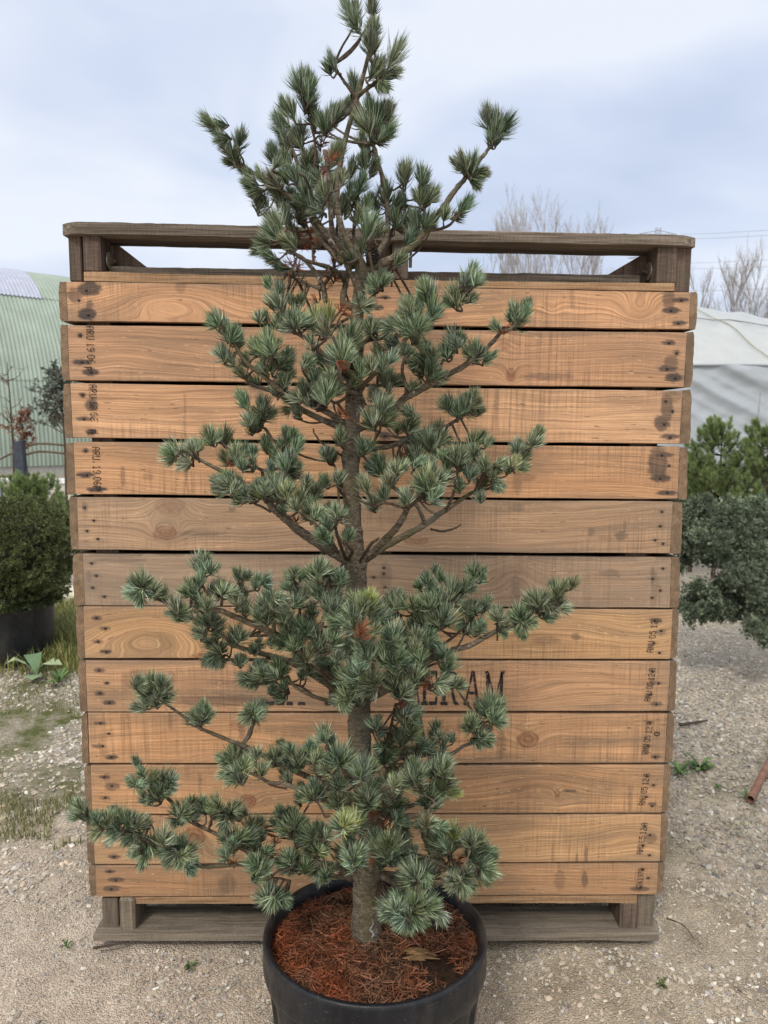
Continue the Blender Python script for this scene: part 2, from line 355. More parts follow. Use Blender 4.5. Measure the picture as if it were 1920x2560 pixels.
def stones(n, pos, size, cols, mb):
    v, f = ico(); k = len(pos)
    V = v[None]*(1+rng.uniform(-.34, .34, (k, 12, 1)))
    V = V*np.stack([rng.uniform(.8, 1.45, k), rng.uniform(.5, .95, k), rng.uniform(.3, .6, k)], -1)[:, None]
    a = rng.uniform(0, 6.28, k); ca, sa = np.cos(a)[:, None], np.sin(a)[:, None]
    tl = rng.normal(0, .3, k)[:, None]
    x, y, z = V[..., 0], V[..., 1], V[..., 2]; x, z = x*np.cos(tl)-z*np.sin(tl), x*np.sin(tl)+z*np.cos(tl)
    V = np.stack([x*ca-y*sa, x*sa+y*ca, z], -1)*size[:, None, None]
    V += pos[:, None]
    F = (f[None]+12*np.arange(k)[:, None, None]).reshape(-1, 3)
    mb.add(V.reshape(-1, 3), F, np.repeat(cols, 12, 0))
def scatter(n, x0, x1, y0, y1, dens, smin, smax):
    x = rng.uniform(x0, x1, n); y = rng.uniform(y0, y1, n); k = rng.uniform(0, 1, n) < dens(x, y); x, y = x[k], y[k]
    k = ~((np.abs(x) < .80) & (y > -.02) & (y < 1.25)); x, y = x[k], y[k]
    k = np.hypot(x-POT[0], y-POT[1]) > .2; x, y = x[k], y[k]
    s = smin+(smax-smin)*rng.uniform(0, 1, len(x))**3
    return np.stack([x, y, (fbm(x*3, y*3, 3, 3)-.45)*.022+(fbm(x*16, y*16, 5, 3)-.45)*.012-.0115+s*.02], -1), s
PAL = np.array([(.50, .45, .37), (.42, .37, .30), (.60, .56, .49), (.31, .275, .24), (.46, .38, .30), (.36, .335, .32), (.54, .45, .35), (.22, .2, .19), (.68, .65, .59)])
def pal(k, bias=1.0): bias *= .98; return PAL[rng.choice(len(PAL), k, p=[.2, .2, .1, .12, .14, .09, .09, .03, .03])]*rng.uniform(.8, 1.15, (k, 1))*bias
YT = -.47                                    # plane of the pine's trunk
POT = G(938, 2320, .40)                      # middle of the pot rim
mb = MB()
p, s = scatter(78000, -2.5, -.8, .15, 4.6, lambda x, y: zone_grav(x, y)*np.clip(1.2-zone_moss(x, y)*1.2, 0, 1), .0035, .0135); stones(0, p, s, pal(len(p), 1.1), mb)
p, s = scatter(84000, .78, 2.7, .0, 4.8, lambda x, y: zone_grav(x, y), .0035, .0150); stones(0, p, s, pal(len(p), .80)*(.86+.5*np.clip((p[:, 1:2]-1.2)/2, 0, 1)), mb)
p, s = scatter(42000, -1.9, -.2, -1.0, .6, lambda x, y: np.clip((fbm(x*4, y*4, 71)-.42)*2.5+.22+(x > -.60)*.5*(x < -.1), 0, 1), .0014, .008); stones(0, p, s, pal(len(p), .95), mb)
p, s = scatter(26000, .15, 1.9, -1.0, .3, lambda x, y: np.clip((fbm(x*4, y*4, 73)-.38)*3+.3, 0, 1), .0018, .010); stones(0, p, s, pal(len(p), 1.0), mb)
p, s = scatter(70000, -1.9, 2., -1.0, .6, lambda x, y: .55+.4*(x > -.5)+0*x, .001, .0036); stones(0, p, s, pal(len(p), .95), mb)
tag(mb.obj('gravel', STONE, color=True), 'loose pale and grey gravel stones over the yard', 'gravel', kind='stuff')

# ------------------------------------------------------------------ wooden crate
crate = thing('wooden_crate', 'tall wooden crate with twelve orange-brown planks standing behind the potted pine', 'crate', loc=(0, .6, 0))
def cpart(mb, name, mat, parent=None, **k):
    o = mb.obj(name, mat, parent or crate, **k)
    if parent is None: o.location = (0, -.6, 0)
    return o
BL = [((165, 703), (170, 802)), ((168, 812), (173, 950)), ((174.5, 958.5), (181.5, 1095)), ((183.6, 1105.5), (188.3, 1236)), ((191.7, 1243.5), (196.8, 1374.7)), ((205.6, 1384.7), (212, 1513.6)),
      ((208, 1516.5), (212, 1646)), ((213, 1651.7), (217.9, 1779.8)), ((218.6, 1783.4), (223.3, 1909)), ((226, 1914.7), (230.5, 2035.8)), ((231.6, 2040), (236, 2161.3)), ((238, 2165.7), (240.3, 2242.7))]
BR = [((1726.7, 730), (1723, 823)), ((1718.6, 831.8), (1710, 969)), ((1707.5, 977), (1699.7, 1110)), ((1700.5, 1117), (1694.7, 1248.5)), ((1683, 1255), (1675.4, 1384.7)), ((1679.3, 1394), (1675.4, 1520)),
      ((1682.4, 1524.5), (1676, 1647.8)), ((1676.8, 1654), (1669.3, 1778.3)), ((1669.3, 1786), (1662.4, 1908)), ((1661.7, 1914), (1654.5, 2032.6)), ((1653.8, 2037.8), (1650.4, 2154.6)), ((1646.6, 2159.8), (1642.5, 2237))]
OL = [(143, 147), (148, 153), (155, 161), (162.7, 165.5), (170, 174.5), (179, 183), (188, 192), (194, 198), (202.7, 205), (208.8, 212), (213.5, 217), (219, 224)]
OR_ = [(1746.8, 1742), (1739, 1730.6), (1731.4, 1727.5), (1720.6, 1718), (1710, 1706), (1702.5, 1699.8), (1699.8, 1694.7), (1694.7, 1689), (1688, 1683), (1680, 1673.4), (1673, 1666.5), (1663.8, 1659.7)]
OC = [(.62, .345, .18), (.50, .275, .145), (.60, .345, .185), (.58, .325, .165), (.45, .285, .165), (.42, .28, .175), (.55, .325, .155), (.53, .30, .155), (.53, .29, .14), (.50, .275, .13), (.53, .31, .15), (.44, .245, .12)]
GREY = [.12, .22, .1, .12, .32, .46, .2, .2, .16, .14, .14, .22]
# knots / grain eyes: px, py, half-width px, half-height px, darkness, pull
KNOTS = [[(430, 748, 95, 30, .0, 3.2), (1600, 772, 26, 24, .18, 2.2), (1500, 790, 120, 16, 0, 1.2), (1380, 770, 14, 10, .1, 1)],
         [(1262, 860, 13, 13, .45, 1.1), (1278, 937, 12, 17, .8, 1.6), (340, 860, 150, 26, 0, 1.2), (1600, 880, 120, 30, 0, 1)],
         [(420, 1020, 180, 18, 0, .6), (900, 1040, 120, 20, 0, .6)], [(1500, 1180, 160, 14, 0, .7), (700, 1160, 120, 14, 0, .5)],
         [(412, 1332, 30, 17, .75, 2.2), (425, 1262, 36, 22, .35, 1.8), (1040, 1352, 28, 12, .55, 1.2)], [(1290, 1440, 30, 26, .15, 1.6), (700, 1450, 200, 16, 0, .7)],
         [(380, 1580, 110, 42, 0, 3.4), (1600, 1590, 80, 30, 0, 2), (498, 1642, 22, 8, .7, 1)], [(1280, 1740, 90, 30, .15, 2), (560, 1690, 150, 24, .1, 1)],
         [(1320, 1850, 26, 20, .85, 1.8), (590, 1812, 15, 11, .35, 1)], [(620, 2002, 20, 16, .95, 1.6), (1393, 1985, 7, 13, .8, .8), (1350, 1960, 80, 30, .2, 1.6)],
         [(484, 2096, 29, 27, .9, 2), (1580, 2090, 60, 30, 0, 1.4)], [(312, 2230, 12, 10, .3, .8), (700, 2200, 120, 12, 0, .6)]]
# dark stains: px, py, half-width, half-height, strength
STAINS = [[(222, 722, 26, 17, .85), (187, 738, 18, 17, .6), (218, 786, 20, 14, .9), (224, 762, 8, 12, .6), (1672, 750, 14, 22, .6), (1678, 776, 20, 7, .85), (1700, 750, 22, 5, .85), (1698, 808, 17, 6, .8), (452, 715, 12, 16, .3), (961, 744, 14, 4, .8), (942, 769, 16, 6, .8), (955, 803, 20, 10, .7), (938, 750, 5, 20, .4), (1430, 740, 5, 30, .3), (1365, 765, 3, 25, .25)],
          [(200, 838, 6, 5, .8), (203, 905, 20, 7, .9), (226, 930, 18, 9, .9), (1672, 857, 16, 5, .8), (1678, 905, 16, 16, .55), (1670, 922, 22, 8, .8), (1684, 944, 20, 10, .85), (1692, 880, 8, 6, .6), (1370, 941, 60, 7, .45), (940, 850, 12, 10, .6)],
          [(229, 1013, 14, 14, .75), (208, 1047, 18, 5, .8), (228, 1080, 14, 7, .85), (206, 987, 7, 5, .8), (1668, 1020, 14, 34, .65), (1655, 1058, 17, 18, .75), (1676, 1092, 22, 6, .8), (1682, 990, 22, 12, .4), (963, 1090, 14, 10, .8), (462, 1040, 3, 60, .3)],
          [(214, 1127, 8, 6, .7), (214, 1187, 22, 6, .9), (242, 1224, 22, 6, .95), (1645, 1160, 22, 38, .68), (1658, 1138, 22, 6, .8), (1652, 1196, 24, 8, .85), (1667, 1232, 24, 6, .85), (307, 1192, 6, 22, .4), (370, 1192, 12, 9, .3), (1294, 1200, 10, 34, .35), (465, 1175, 2.5, 40, .5), (1320, 1195, 18, 8, .3)],
          [(212, 1268, 7, 9, .4), (1553, 1340, 14, 10, .45), (1562, 1325, 4, 24, .3), (1478, 1330, 7, 9, .35), (1294, 1270, 16, 8, .3), (580, 1270, 8, 9, .4), (1512, 1345, 18, 5, .25), (500, 1333, 50, 6, .3)],
          [(1525, 1433, 22, 9, .3), (1632, 1440, 5, 22, .4), (1638, 1465, 10, 30, .2), (222, 1440, 6, 14, .25), (300, 1400, 60, 5, .3), (965, 1440, 14, 30, .25), (1290, 1470, 10, 40, .2)],
          [(241, 1545, 11, 5, .7), (263, 1571, 12, 5, .6), (245, 1604, 12, 4, .7), (265, 1629, 14, 5, .8), (1652, 1580, 12, 7, .45), (1640, 1551, 14, 5, .8), (1366, 1600, 30, 8, .3), (1440, 1592, 10, 8, .45)],
          [(247, 1676, 13, 5, .7), (267, 1708, 9, 3, .7), (249, 1734, 12, 5, .7), (272, 1757, 15, 6, .8), (345, 1700, 34, 22, .35), (428, 1700, 9, 22, .35), (560, 1752, 120, 12, .5), (1632, 1706, 8, 8, .5), (1640, 1760, 14, 6, .6)],
          [(250, 1808, 14, 4, .7), (246, 1866, 14, 5, .7), (278, 1894, 15, 5, .8), (425, 1800, 6, 22, .35), (605, 1812, 9, 34, .45), (576, 1825, 3, 40, .3), (1254, 1860, 10, 30, .35), (1640, 1893, 12, 4, .7)],
          [(262, 1943, 14, 5, .75), (280, 1966, 16, 9, .6), (262, 1995, 12, 4, .6), (282, 2018, 14, 5, .7), (500, 1960, 4, 26, .3), (1574, 1995, 4, 32, .4), (1427, 1978, 14, 4, .6), (1630, 2010, 10, 4, .7)],
          [(268, 2110, 12, 4, .7), (285, 2142, 14, 6, .7), (262, 2060, 22, 5, .4), (1627, 2095, 14, 12, .45), (1383, 2140, 3, 26, .3), (1465, 2140, 4, 24, .5), (1443, 2150, 3, 16, .5)],
          [(275, 2179, 12, 4, .7), (290, 2200, 18, 6, .7), (278, 2222, 20, 7, .65), (570, 2210, 20, 20, .3), (1462, 2200, 7, 18, .55), (1400, 2200, 12, 22, .3), (1600, 2223, 22, 6, .6)]]
NAILS = [[(215, 726), (197, 751), (220, 787), (1704, 750), (1678, 776), (1696, 808), (963, 744), (942, 770), (960, 806)], [(200, 838), (204, 905), (227, 930), (1673, 857), (1692, 883), (1668, 922), (1688, 945), (940, 850)],
         [(206, 987), (209, 1047), (229, 1081), (1665, 1003), (1682, 1028), (1661, 1060), (1676, 1093), (228, 1013), (963, 1090)], [(214, 1127), (216, 1187), (245, 1224), (1655, 1138), (1673, 1164), (1651, 1196), (1669, 1231)],
         [(211, 1269), (234, 1301), (217, 1327), (244, 1347), (1655, 1279), (1651, 1315), (1638, 1350), (1658, 1359)], [(228, 1408), (240, 1439), (231, 1469), (260, 1491), (1658, 1421), (1632, 1447), (1651, 1476), (1631, 1494), (960, 1419), (934, 1443), (959, 1434), (963, 1468)],
         [(241, 1545), (263, 1571), (245, 1604), (265, 1629), (1653, 1577), (1635, 1608), (1649, 1632), (1638, 1551)], [(247, 1676), (267, 1707), (249, 1733), (272, 1757), (1647, 1708), (1632, 1679), (1642, 1761), (1628, 1736)],
         [(250, 1808), (271, 1834), (256, 1865), (277, 1893), (1625, 1806), (1621, 1865), (1638, 1892)], [(260, 1943), (279, 1965), (263, 1994), (281, 2018), (1618, 1941), (1634, 1963), (1616, 1992), (1631, 2015)],
         [(262, 2053), (268, 2117), (284, 2142), (1612, 2067), (1625, 2088), (1608, 2113), (1624, 2138)], [(273, 2179), (289, 2200), (277, 2223), (1607, 2173), (1621, 2195), (1603, 2218)]]
nm = MB(); v_, f_ = ico(); nm.add(v_*np.array([.0042, .0014, .0036]), f_); NAILMESH = nm.mesh('nail', NAIL, True)
boards = []
def board(k):
    a, b = BL[k]; c, d = BR[k]
    TL, BLc, TR, BRc = P(*a), P(*b), P(*c), P(*d)
    nx, nz = 420, 34
    u = np.linspace(0, 1, nx); v = np.linspace(0, 1, nz); v[1] = .012; v[-2] = .988; u[1] = .0012; u[-2] = .9988
    U, V = np.meshgrid(u, v)
    Q = (TL*(1-V[..., None])+BLc*V[..., None])*(1-U[..., None])+(TR*(1-V[..., None])+BRc*V[..., None])*U[..., None]
    X, Z = Q[..., 0], Q[..., 2]
    edge = np.minimum(V, 1-V)
    wob = (fbm(X*5, X*0+k*3.3, 5)-.47)*.0035
    Z2 = Z+wob*(1-4*V*(1-V))
    Yv = -.0+(fbm(X*3, Z*20, 40+k)-.47)*.0016+np.where((edge == 0), .0025, 0)+.0006*(k % 3)
    Yv += np.where((U == 0) | (U == 1), .0015, 0)
    px = proj(np.stack([X, X*0, Z], -1).reshape(-1, 3)).reshape(X.shape+(2,)); PX, PY = px[..., 0], px[..., 1]
    zc = (TL[2]+BLc[2])/2
    g = (Z-zc)+(fbm(X*2.2+k*7, Z*6, 60+k)-.47)*.05+(fbm(X*9+k, Z*26, 160+k, 3)-.47)*.010+(X*.012*(1 if k % 2 else -1))
    kn = np.zeros_like(g)
    for (kx, ky, hw, hh, dk, pull) in KNOTS[k]:
        sx, sy = hw*1.0, hh*1.0
        e = np.exp(-((PX-kx)/(sx*1.6))**2-((PY-ky)/(sy*1.5))**2); g = g+e*pull*(.62 if hw > 50 else 1)*hh/1000*(1 if ky > (a[1]+b[1])/2 else -1)
        rr = np.hypot((PX-kx)/hw, (PY-ky)/hh)+(fbm(X*60, Z*60, 8)-.47)*.5
        kn = np.maximum(kn, dk*np.clip((1.15-rr)*4, 0, 1)*(.72+.28*np.cos(rr*14)))
    stn = np.zeros_like(g)
    for (kx, ky, hw, hh, s_) in STAINS[k]:
        rr = ((PX-kx)/(hw*1.15))**2+((PY-ky)/(hh*1.15))**2; rr = rr*(.55+fbm(PX/11, PY/3.2, 90+k)*1.35)
        stn = np.maximum(stn, s_*1.1*np.clip((1.4-rr)*1.6, 0, 1)**.7)
    for (kx, ky) in NAILS[k]:
        stn = np.maximum(stn, .55*np.exp(-((PX-kx)/10)**2-((PY-ky)/3.6)**2))
    gr = GREY[k]*(.5+1.1*np.clip(fbm(X*2.1+k, Z*9, 77+k), 0, 1))
    gr += np.exp(-V*nz/2.2)*.35+np.exp(-(1-V)*nz/1.6)*.3
    gr += np.exp(-U*55)*.25+np.exp(-(1-U)*40)*.3
    if k == 5: stn = np.maximum(stn, .35*np.clip(1-V*9, 0, 1)*(fbm(X*14, Z*30, 3) > .42))
    mb = MB(); vid = np.arange(nx*nz).reshape(nz, nx)
    F = [np.stack([vid[:-1, :-1], vid[1:, :-1], vid[1:, 1:], vid[:-1, 1:]], -1).reshape(-1, 4)]
    front = np.stack([X, Yv, Z2], -1).reshape(-1, 3)
    ringi = np.concatenate([vid[0, :], vid[1:, -1], vid[-1, -2::-1], vid[-2:0:-1, 0]]); nb = len(ringi)
    back = front[ringi].copy(); back[:, 1] = .024
    j = np.arange(nb); F.append(np.stack([ringi[j], ringi[(j+1) % nb], nx*nz+(j+1) % nb, nx*nz+j], -1)); 
    F.append((nx*nz+np.arange(nb))[None])
    fr = lambda q: np.concatenate([q.reshape(-1), q.reshape(-1)[ringi]])
    col = np.array(OC[k])*np.array([1.08, 1.08, 1.12])*(1+(fbm(X*1.7+k*5, Z*5, 11+k)[..., None]-.47)*np.array([.35, .45, .55]))
    mb.add(np.concatenate([front, back]), F, np.concatenate([col.reshape(-1, 3), col.reshape(-1, 3)[ringi]]))
    o = cpart(mb, 'board', PLANK, color=True, smooth=False)
    me = o.data
    g3 = np.stack([fr(X)+k*13.7, fr(g), np.full(nx*nz+nb, k*2.31)], -1)
    at = me.attributes.new('gc', 'FLOAT_VECTOR', 'POINT'); at.data.foreach_set('vector', g3.astype(np.float32).ravel())
    at = me.color_attributes.new('mk', 'FLOAT_COLOR', 'POINT')
    m4 = np.stack([np.clip(fr(stn), 0, 1), np.clip(fr(kn), 0, 1), np.clip(fr(gr), 0, .9), np.ones(nx*nz+nb)], -1)
    at.data.foreach_set('color', m4.astype(np.float32).ravel())
    for (kx, ky) in NAILS[k]:
        q = P(kx, ky, -.0012); n_ = bpy.data.objects.new('nail', NAILMESH); COL.objects.link(n_); n_.parent = o; n_.location = q
    return o
for k in range(12): boards.append(board(k))
boards[4]['label'] = 'greyish brown plank with a purple-brown knot near its left end'
boards[5]['label'] = 'greyest plank, weathered along its top edge'
boards[7]['label'] = 'plank with large black stencilled letters'
for k in range(12):
    for side in (0, 1):
        E_ = (BL, BR)[side][k]; O_ = (OL, OR_)[side][k]; (x1, y1), (x2, y2) = E_; dy = rng.uniform(-3, 3)
        if side == 0: q = [P(O_[0], y1+dy), P(x1-1.5, y1+dy*.5), P(O_[1], y2+dy*.5), P(x2-1.5, y2)]
        else: q = [P(x1+1.5, y1+dy*.5), P(O_[0], y1+dy), P(x2+1.5, y2), P(O_[1], y2+dy*.5)]
        tl, tr, bl, br_ = q; y0 = .001+rng.uniform(0, .006)
        n = 14; mb = MB(); V = []
        for i in range(n):
            t = i/(n-1); l_ = tl*(1-t)+bl*t; r_ = tr*(1-t)+br_*t; cut = .0035*math.exp(-min(t, 1-t)*26)
            jit = rng.uniform(-.0012, .0012)
            lx = l_[0]+jit+(cut if side == 0 else 0); rx = r_[0]-(cut if side == 1 else 0)+(jit if side else 0)
            V += [(lx, y0, l_[2]), (rx, y0, r_[2])]
        V = np.array(V); B = V.copy(); B[:, 1] = 1.21; m_ = len(V)
        F = [np.array([(2*i+1, 2*i, 2*i+2, 2*i+3) for i in range(n-1)]), np.array([(m_+2*i, m_+2*i+1, m_+2*i+3, m_+2*i+2) for i in range(n-1)]),
             np.array([(2*i, m_+2*i, m_+2*i+2, 2*i+2) for i in range(n-1)]), np.array([(2*i+1, 2*i+3, m_+2*i+3, m_+2*i+1) for i in range(n-1)]),
             np.array([(0, 1, m_+1, m_), (2*n-1, 2*n-2, m_+2*n-2, m_+2*n-1)])]
        mb.add(np.concatenate([V, B]), F)
        cpart(mb, 'side_board', ENDG)
    z1 = P(*BL[k][0])[2]; z0 = P(*BL[k][1])[2]; mb = MB(); box(mb, -.775, .775, 1.186, 1.21, z0, z1); cpart(mb, 'back_board', OLD_H)
zt = P(960, 708)[2]; zb = P(960, 2240)[2]
mb = MB(); box(mb, -.77, .77, 1.165, 1.183, zb, zt); cpart(mb, 'back_light_block', DARKIN)  # added solid sheet, blocks light leaking in between the back boards
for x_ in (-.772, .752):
    mb = MB(); box(mb, x_, x_+.02, .10, 1.16, zb+.03, zt-.01); cpart(mb, 'side_light_block', DARKIN)  # added dark liners, keep daylight from leaking in through the sides
mb = MB(); box(mb, -.765, .765, .03, 1.18, zt-.004, zt+.012); cpart(mb, 'top_light_block', DARKIN)  # added plate closing the top, shuts out light so the gaps stay black
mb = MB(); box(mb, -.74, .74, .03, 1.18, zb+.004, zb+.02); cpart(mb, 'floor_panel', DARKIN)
for x_ in (-.735, .0, .70):
    mb = MB(); box(mb, x_-.03, x_+.03, .027, .08, zb+.024, zt-.008); cpart(mb, 'inner_post', OLD_V)
def slab(name, mat, q, Y0, Y1, n=60, amp=.0025, parent=None, seed=0, ends=0):
    # q = px corners TL TR BR BL seen on plane Y0, extruded back to Y1, with worn uneven edges
    tl, tr, br_, bl = [P(x, y, Y0) for x, y in q]; V = []
    for i in range(n):
        t = i/(n-1); a = tl*(1-t)+tr*t; b = bl*(1-t)+br_*t; h = a[2]-b[2]
        w1 = (fbm(a[0]*14+seed, seed*1.7, 4)-.47)*amp*2.5+(fbm(a[0]*60+seed, seed, 6)-.47)*amp*1.6; w2 = (fbm(a[0]*11+seed+9, seed, 4)-.47)*amp*2
        ec = ends*max(0, 1-min(t, 1-t)*n/2.5)
        c_ = min(.0018, h*.08)
        for (yy_, zz_) in ((Y0, b[2]+w2+c_*.5), (Y0+.001, a[2]+w1-c_), (Y0+c_, a[2]+w1), (Y1, a[2]+w1*.6), (Y1, b[2]+w2), (Y0+c_*.5, b[2]+w2)):
            mz = (a[2]+b[2])/2; V.append((a[0], yy_+ec*.02, mz+(zz_-mz)*(1-ec*.12)))
    V = np.array(V); F = []
    for i in range(n-1):
        for j in range(6): j2 = (j+1) % 6; F.append((i*6+j, (i+1)*6+j, (i+1)*6+j2, i*6+j2))
    mb = MB(); mb.add(V, [np.array(F), np.array([[0, 1, 2, 3, 4, 5]]), np.array([[(n-1)*6+j for j in (5, 4, 3, 2, 1, 0)]])])
    return cpart(mb, name, mat, parent)
slab('top_rail', OLD_H, [(147, 553), (1748, 588), (1748, 615), (147, 584)], -.012, .108, 120, .0017, seed=1, ends=1)
slab('trim_board', TRIM, [(209, 679), (977, 698), (977, 717.5), (209, 702.5)], .0, .02, 60, .0015, seed=2)['label'] = 'narrow trim board on the left half of the crate top'
slab('trim_board', TRIM, [(982, 700), (1687, 708), (1687, 727), (982, 717.5)], .0, .02, 60, .0015, seed=3)['label'] = 'narrow trim board on the right half, scored with slanting saw lines'
slab('cross_rail', OLD_H, [(262, 665), (1600, 688), (1600, 722), (262, 700)], .055, .1, 60, .002, seed=4)
slab('lower_trim', TRIM, [(300, 2244), (1593, 2239.5), (1593, 2258), (300, 2259)], .004, .024, 80, .0022, seed=5)
slab('runner', PALE, [(233, 2336), (1648, 2335), (1648, 2352), (233, 2354)], -.02, .1, 80, .003, seed=6)
mb = MB(); box(mb, -.71, .71, 1.06, 1.18, .0, .022); cpart(mb, 'runner', PALE)
def pbox(name, mat, x0, x1, ya, yb, Y0, Y1, cham=.003):
    a = P(x0, ya, Y0); b = P(x1, yb, Y0); mb = MB(); c_ = cham
    X0, X1, z0, z1 = a[0], b[0], b[2], a[2]
    V = []; 
    for z in (z0, z0+c_, z1-c_, z1):
        i_ = c_ if z in (z0, z1) else 0
        for (x, y) in ((X0+c_, Y0+i_), (X1-c_, Y0+i_), (X1-i_, Y0+c_), (X1-i_, Y1), (X0+i_, Y1), (X0+i_, Y0+c_)): V.append((x, y, z))
    F = []
    for i in range(3):
        for j in range(6): j2 = (j+1) % 6; F.append((i*6+j, i*6+j2, (i+1)*6+j2, (i+1)*6+j))
    mb.add(V, [np.array(F), np.array([[5, 4, 3, 2, 1, 0]]), np.array([[18, 19, 20, 21, 22, 23]])])
    return cpart(mb, name, mat)
pbox('post', OLD_V, 169, 206, 584, 704, .012, .09); pbox('post', OLD_V, 1690, 1724, 615, 731, .012, .09)
pbox('block', OLD_V, 205, 253, 583, 679, .002, .105); pbox('block', OLD_V, 1645, 1691, 613, 708, .002, .105)
pbox('post', OLD_V, 916, 979, 598, 697, .03, .1); pbox('block', OLD_V, 981, 1020, 598, 699, .002, .105)
def gus(pts, Y0, Y1):
    q = [P(x, y, Y0) for x, y in pts]; k = len(q); V = np.array([(a[0], Y0, a[2]) for a in q]+[(a[0], Y1, a[2]) for a in q])
    mb = MB(); F = [np.array([list(range(k))[::-1]]), np.array([list(range(k, 2*k))]), np.array([(i, (i+1) % k, k+(i+1) % k, k+i) for i in range(k)])]
    mb.add(V, F); return cpart(mb, 'gusset', OLD_V)
gus([(248, 613), (296, 613), (386, 683), (386, 700), (248, 695)], .07, .1)
gus([(1646, 640), (1599, 640), (1490, 704), (1490, 718), (1646, 722)], .07, .1)
def bolt(px, py, face_px, sgn):
    # washer and nut on the inner side face of a block
    x = P(face_px, py, .05)[0]; 
    X = P(face_px, 600, .002)[0]; q = P(px, py, .05); 
    c0 = np.array([X, .052, q[2]])
    t_ = bpy.data.objects.new('bolt', None)
    mb = MB(); tube(mb, [c0+np.array([sgn*.0005, 0, 0]), c0+np.array([sgn*.0035, 0, 0])], .023, 24)
    w_ = cpart(mb, 'washer', STEEL)
    mb = MB(); tube(mb, [c0+np.array([sgn*.0036, 0, 0]), c0+np.array([sgn*.0125, 0, 0])], .0095, 6); tube(mb, [c0+np.array([sgn*.0126, 0, 0]), c0+np.array([sgn*.019, 0, 0])], .005, 10)
    mb.obj('bolt', RUSTB, w_)
bolt(276, 653, 253, 1); bolt(1621, 678, 1645, -1)
q = P(1020, 658, .05); mb = MB(); tube(mb, [(q[0]+.002, .045, q[2]), (q[0]+.01, .045, q[2])], .013, 6); cpart(mb, 'bolt', STEEL)
for (a, b, c_, d) in ((253, 297, 2246, 2328), (1593, 1633, 2238, 2320)): pbox('post', PALEV, a, b, c_, d, .012, .1)
pbox('block', PALEV, 296, 338.7, 2248, 2342, -.006, .1, .006); pbox('block', OLD_V, 1552, 1593, 2258, 2334, .002, .1)
pbox('block', OLD_V, 940, 985, 2258, 2334, .01, .1)
for x_ in (-.66, 0., .66):
    mb = MB(); box(mb, x_-.04, x_+.04, 1.07, 1.17, .024, zb+.002); cpart(mb, 'block', PALEV)
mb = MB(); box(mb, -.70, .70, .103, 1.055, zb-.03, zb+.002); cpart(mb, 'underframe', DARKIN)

# dot matrix stamps and stencilled letters
DOT = {'A': '01110 10001 10001 11111 10001 10001 10001', 'R': '11110 10001 10001 11110 10100 10010 10001', 'U': '10001 10001 10001 10001 10001 10001 01110', 'N': '10001 11001 10101 10101 10011 10001 10001', '1': '00100 01100 00100 00100 00100 00100 01110',
       '9': '01110 10001 10001 01111 00001 00010 01100', '0': '01110 10001 10001 10001 10001 10001 01110', '6': '00110 01000 10000 11110 10001 10001 01110', '5': '11111 10000 11110 00001 00001 10001 01110', '2': '01110 10001 00001 00110 01000 10000 11111',
       'G': '01110 10001 10000 10111 10001 10001 01110', 'T': '11111 00100 00100 00100 00100 00100 00100', 'K': '10001 10010 10100 11000 10100 10010 10001', '7': '11111 00001 00010 00100 00100 01000 01000', 'P': '11110 10001 10001 11110 10000 10000 10000', ' ': '', '.': '00000 00000 00000 00000 00000 01000 01000'}
def stamp(k, text, px, py, cell_u, cell_v, down=True, lean=0.0):
    # text runs down (or up) the board; px,py = start pixel on the board face
    o_ = P(px, py); mb = MB(); adv = 0
    for ch in text:
        rows = DOT[ch].split()
        for r_, row in enumerate(rows):
            for c_, b in enumerate(row):
                if b != '1': continue
                a = adv+c_*cell_u; h_ = r_*cell_v
                if down: x, z = -h_+lean*a, -a
                else: x, z = h_+lean*a, a
                x += rng.normal(0, .00016); z += rng.normal(0, .00016); e = cell_u*.62
                if rng.uniform() < .03: continue
                p0 = o_+np.array([x, 0, z]); th = np.arange(7)*2*np.pi/7+rng.uniform(0, 1)
                V = np.stack([p0[0]+e*np.cos(th)*rng.uniform(.8, 1.2), np.full(7, -.0016), p0[2]+e*np.sin(th)], -1)
                mb.add(np.concatenate([V, V+np.array([0, .0012, 0])]), [np.arange(7)[None], np.array([(i, (i+1) % 7, 7+(i+1) % 7, 7+i) for i in range(7)])])
        adv += 6.4*cell_u if ch != ' ' else 3.0*cell_u
    if mb.n: mb.obj('stamp', STAMP, boards[k])
stamp(1, 'ARU 19 06', 233, 816, .0019, .0029); stamp(1, 'P', 228, 918, .0021, .0029)
stamp(2, 'ARU 19 06', 240, 962, .0019, .0029); stamp(2, 'R', 238, 1075, .0021, .0029)
stamp(3, 'ARU.19 06', 248, 1118, .0019, .0029); stamp(3, 'P', 250, 1216, .0021, .0029)
stamp(6, 'ANU 05 12', 1617, 1630, .0018, .0027, False, .1)
for k, (x, y) in {7: (1611, 1752), 8: (1605, 1884), 9: (1597, 2012), 10: (1592, 2134)}.items(): stamp(k, 'ANU 05 12 A', x, y, .0016, .0027, False, .1)
stamp(11, 'GTK197A', 1590, 2222, .00145, .0026, False, .08)
stamp(8, '0', 1636, 1838, .0022, .0022, False)
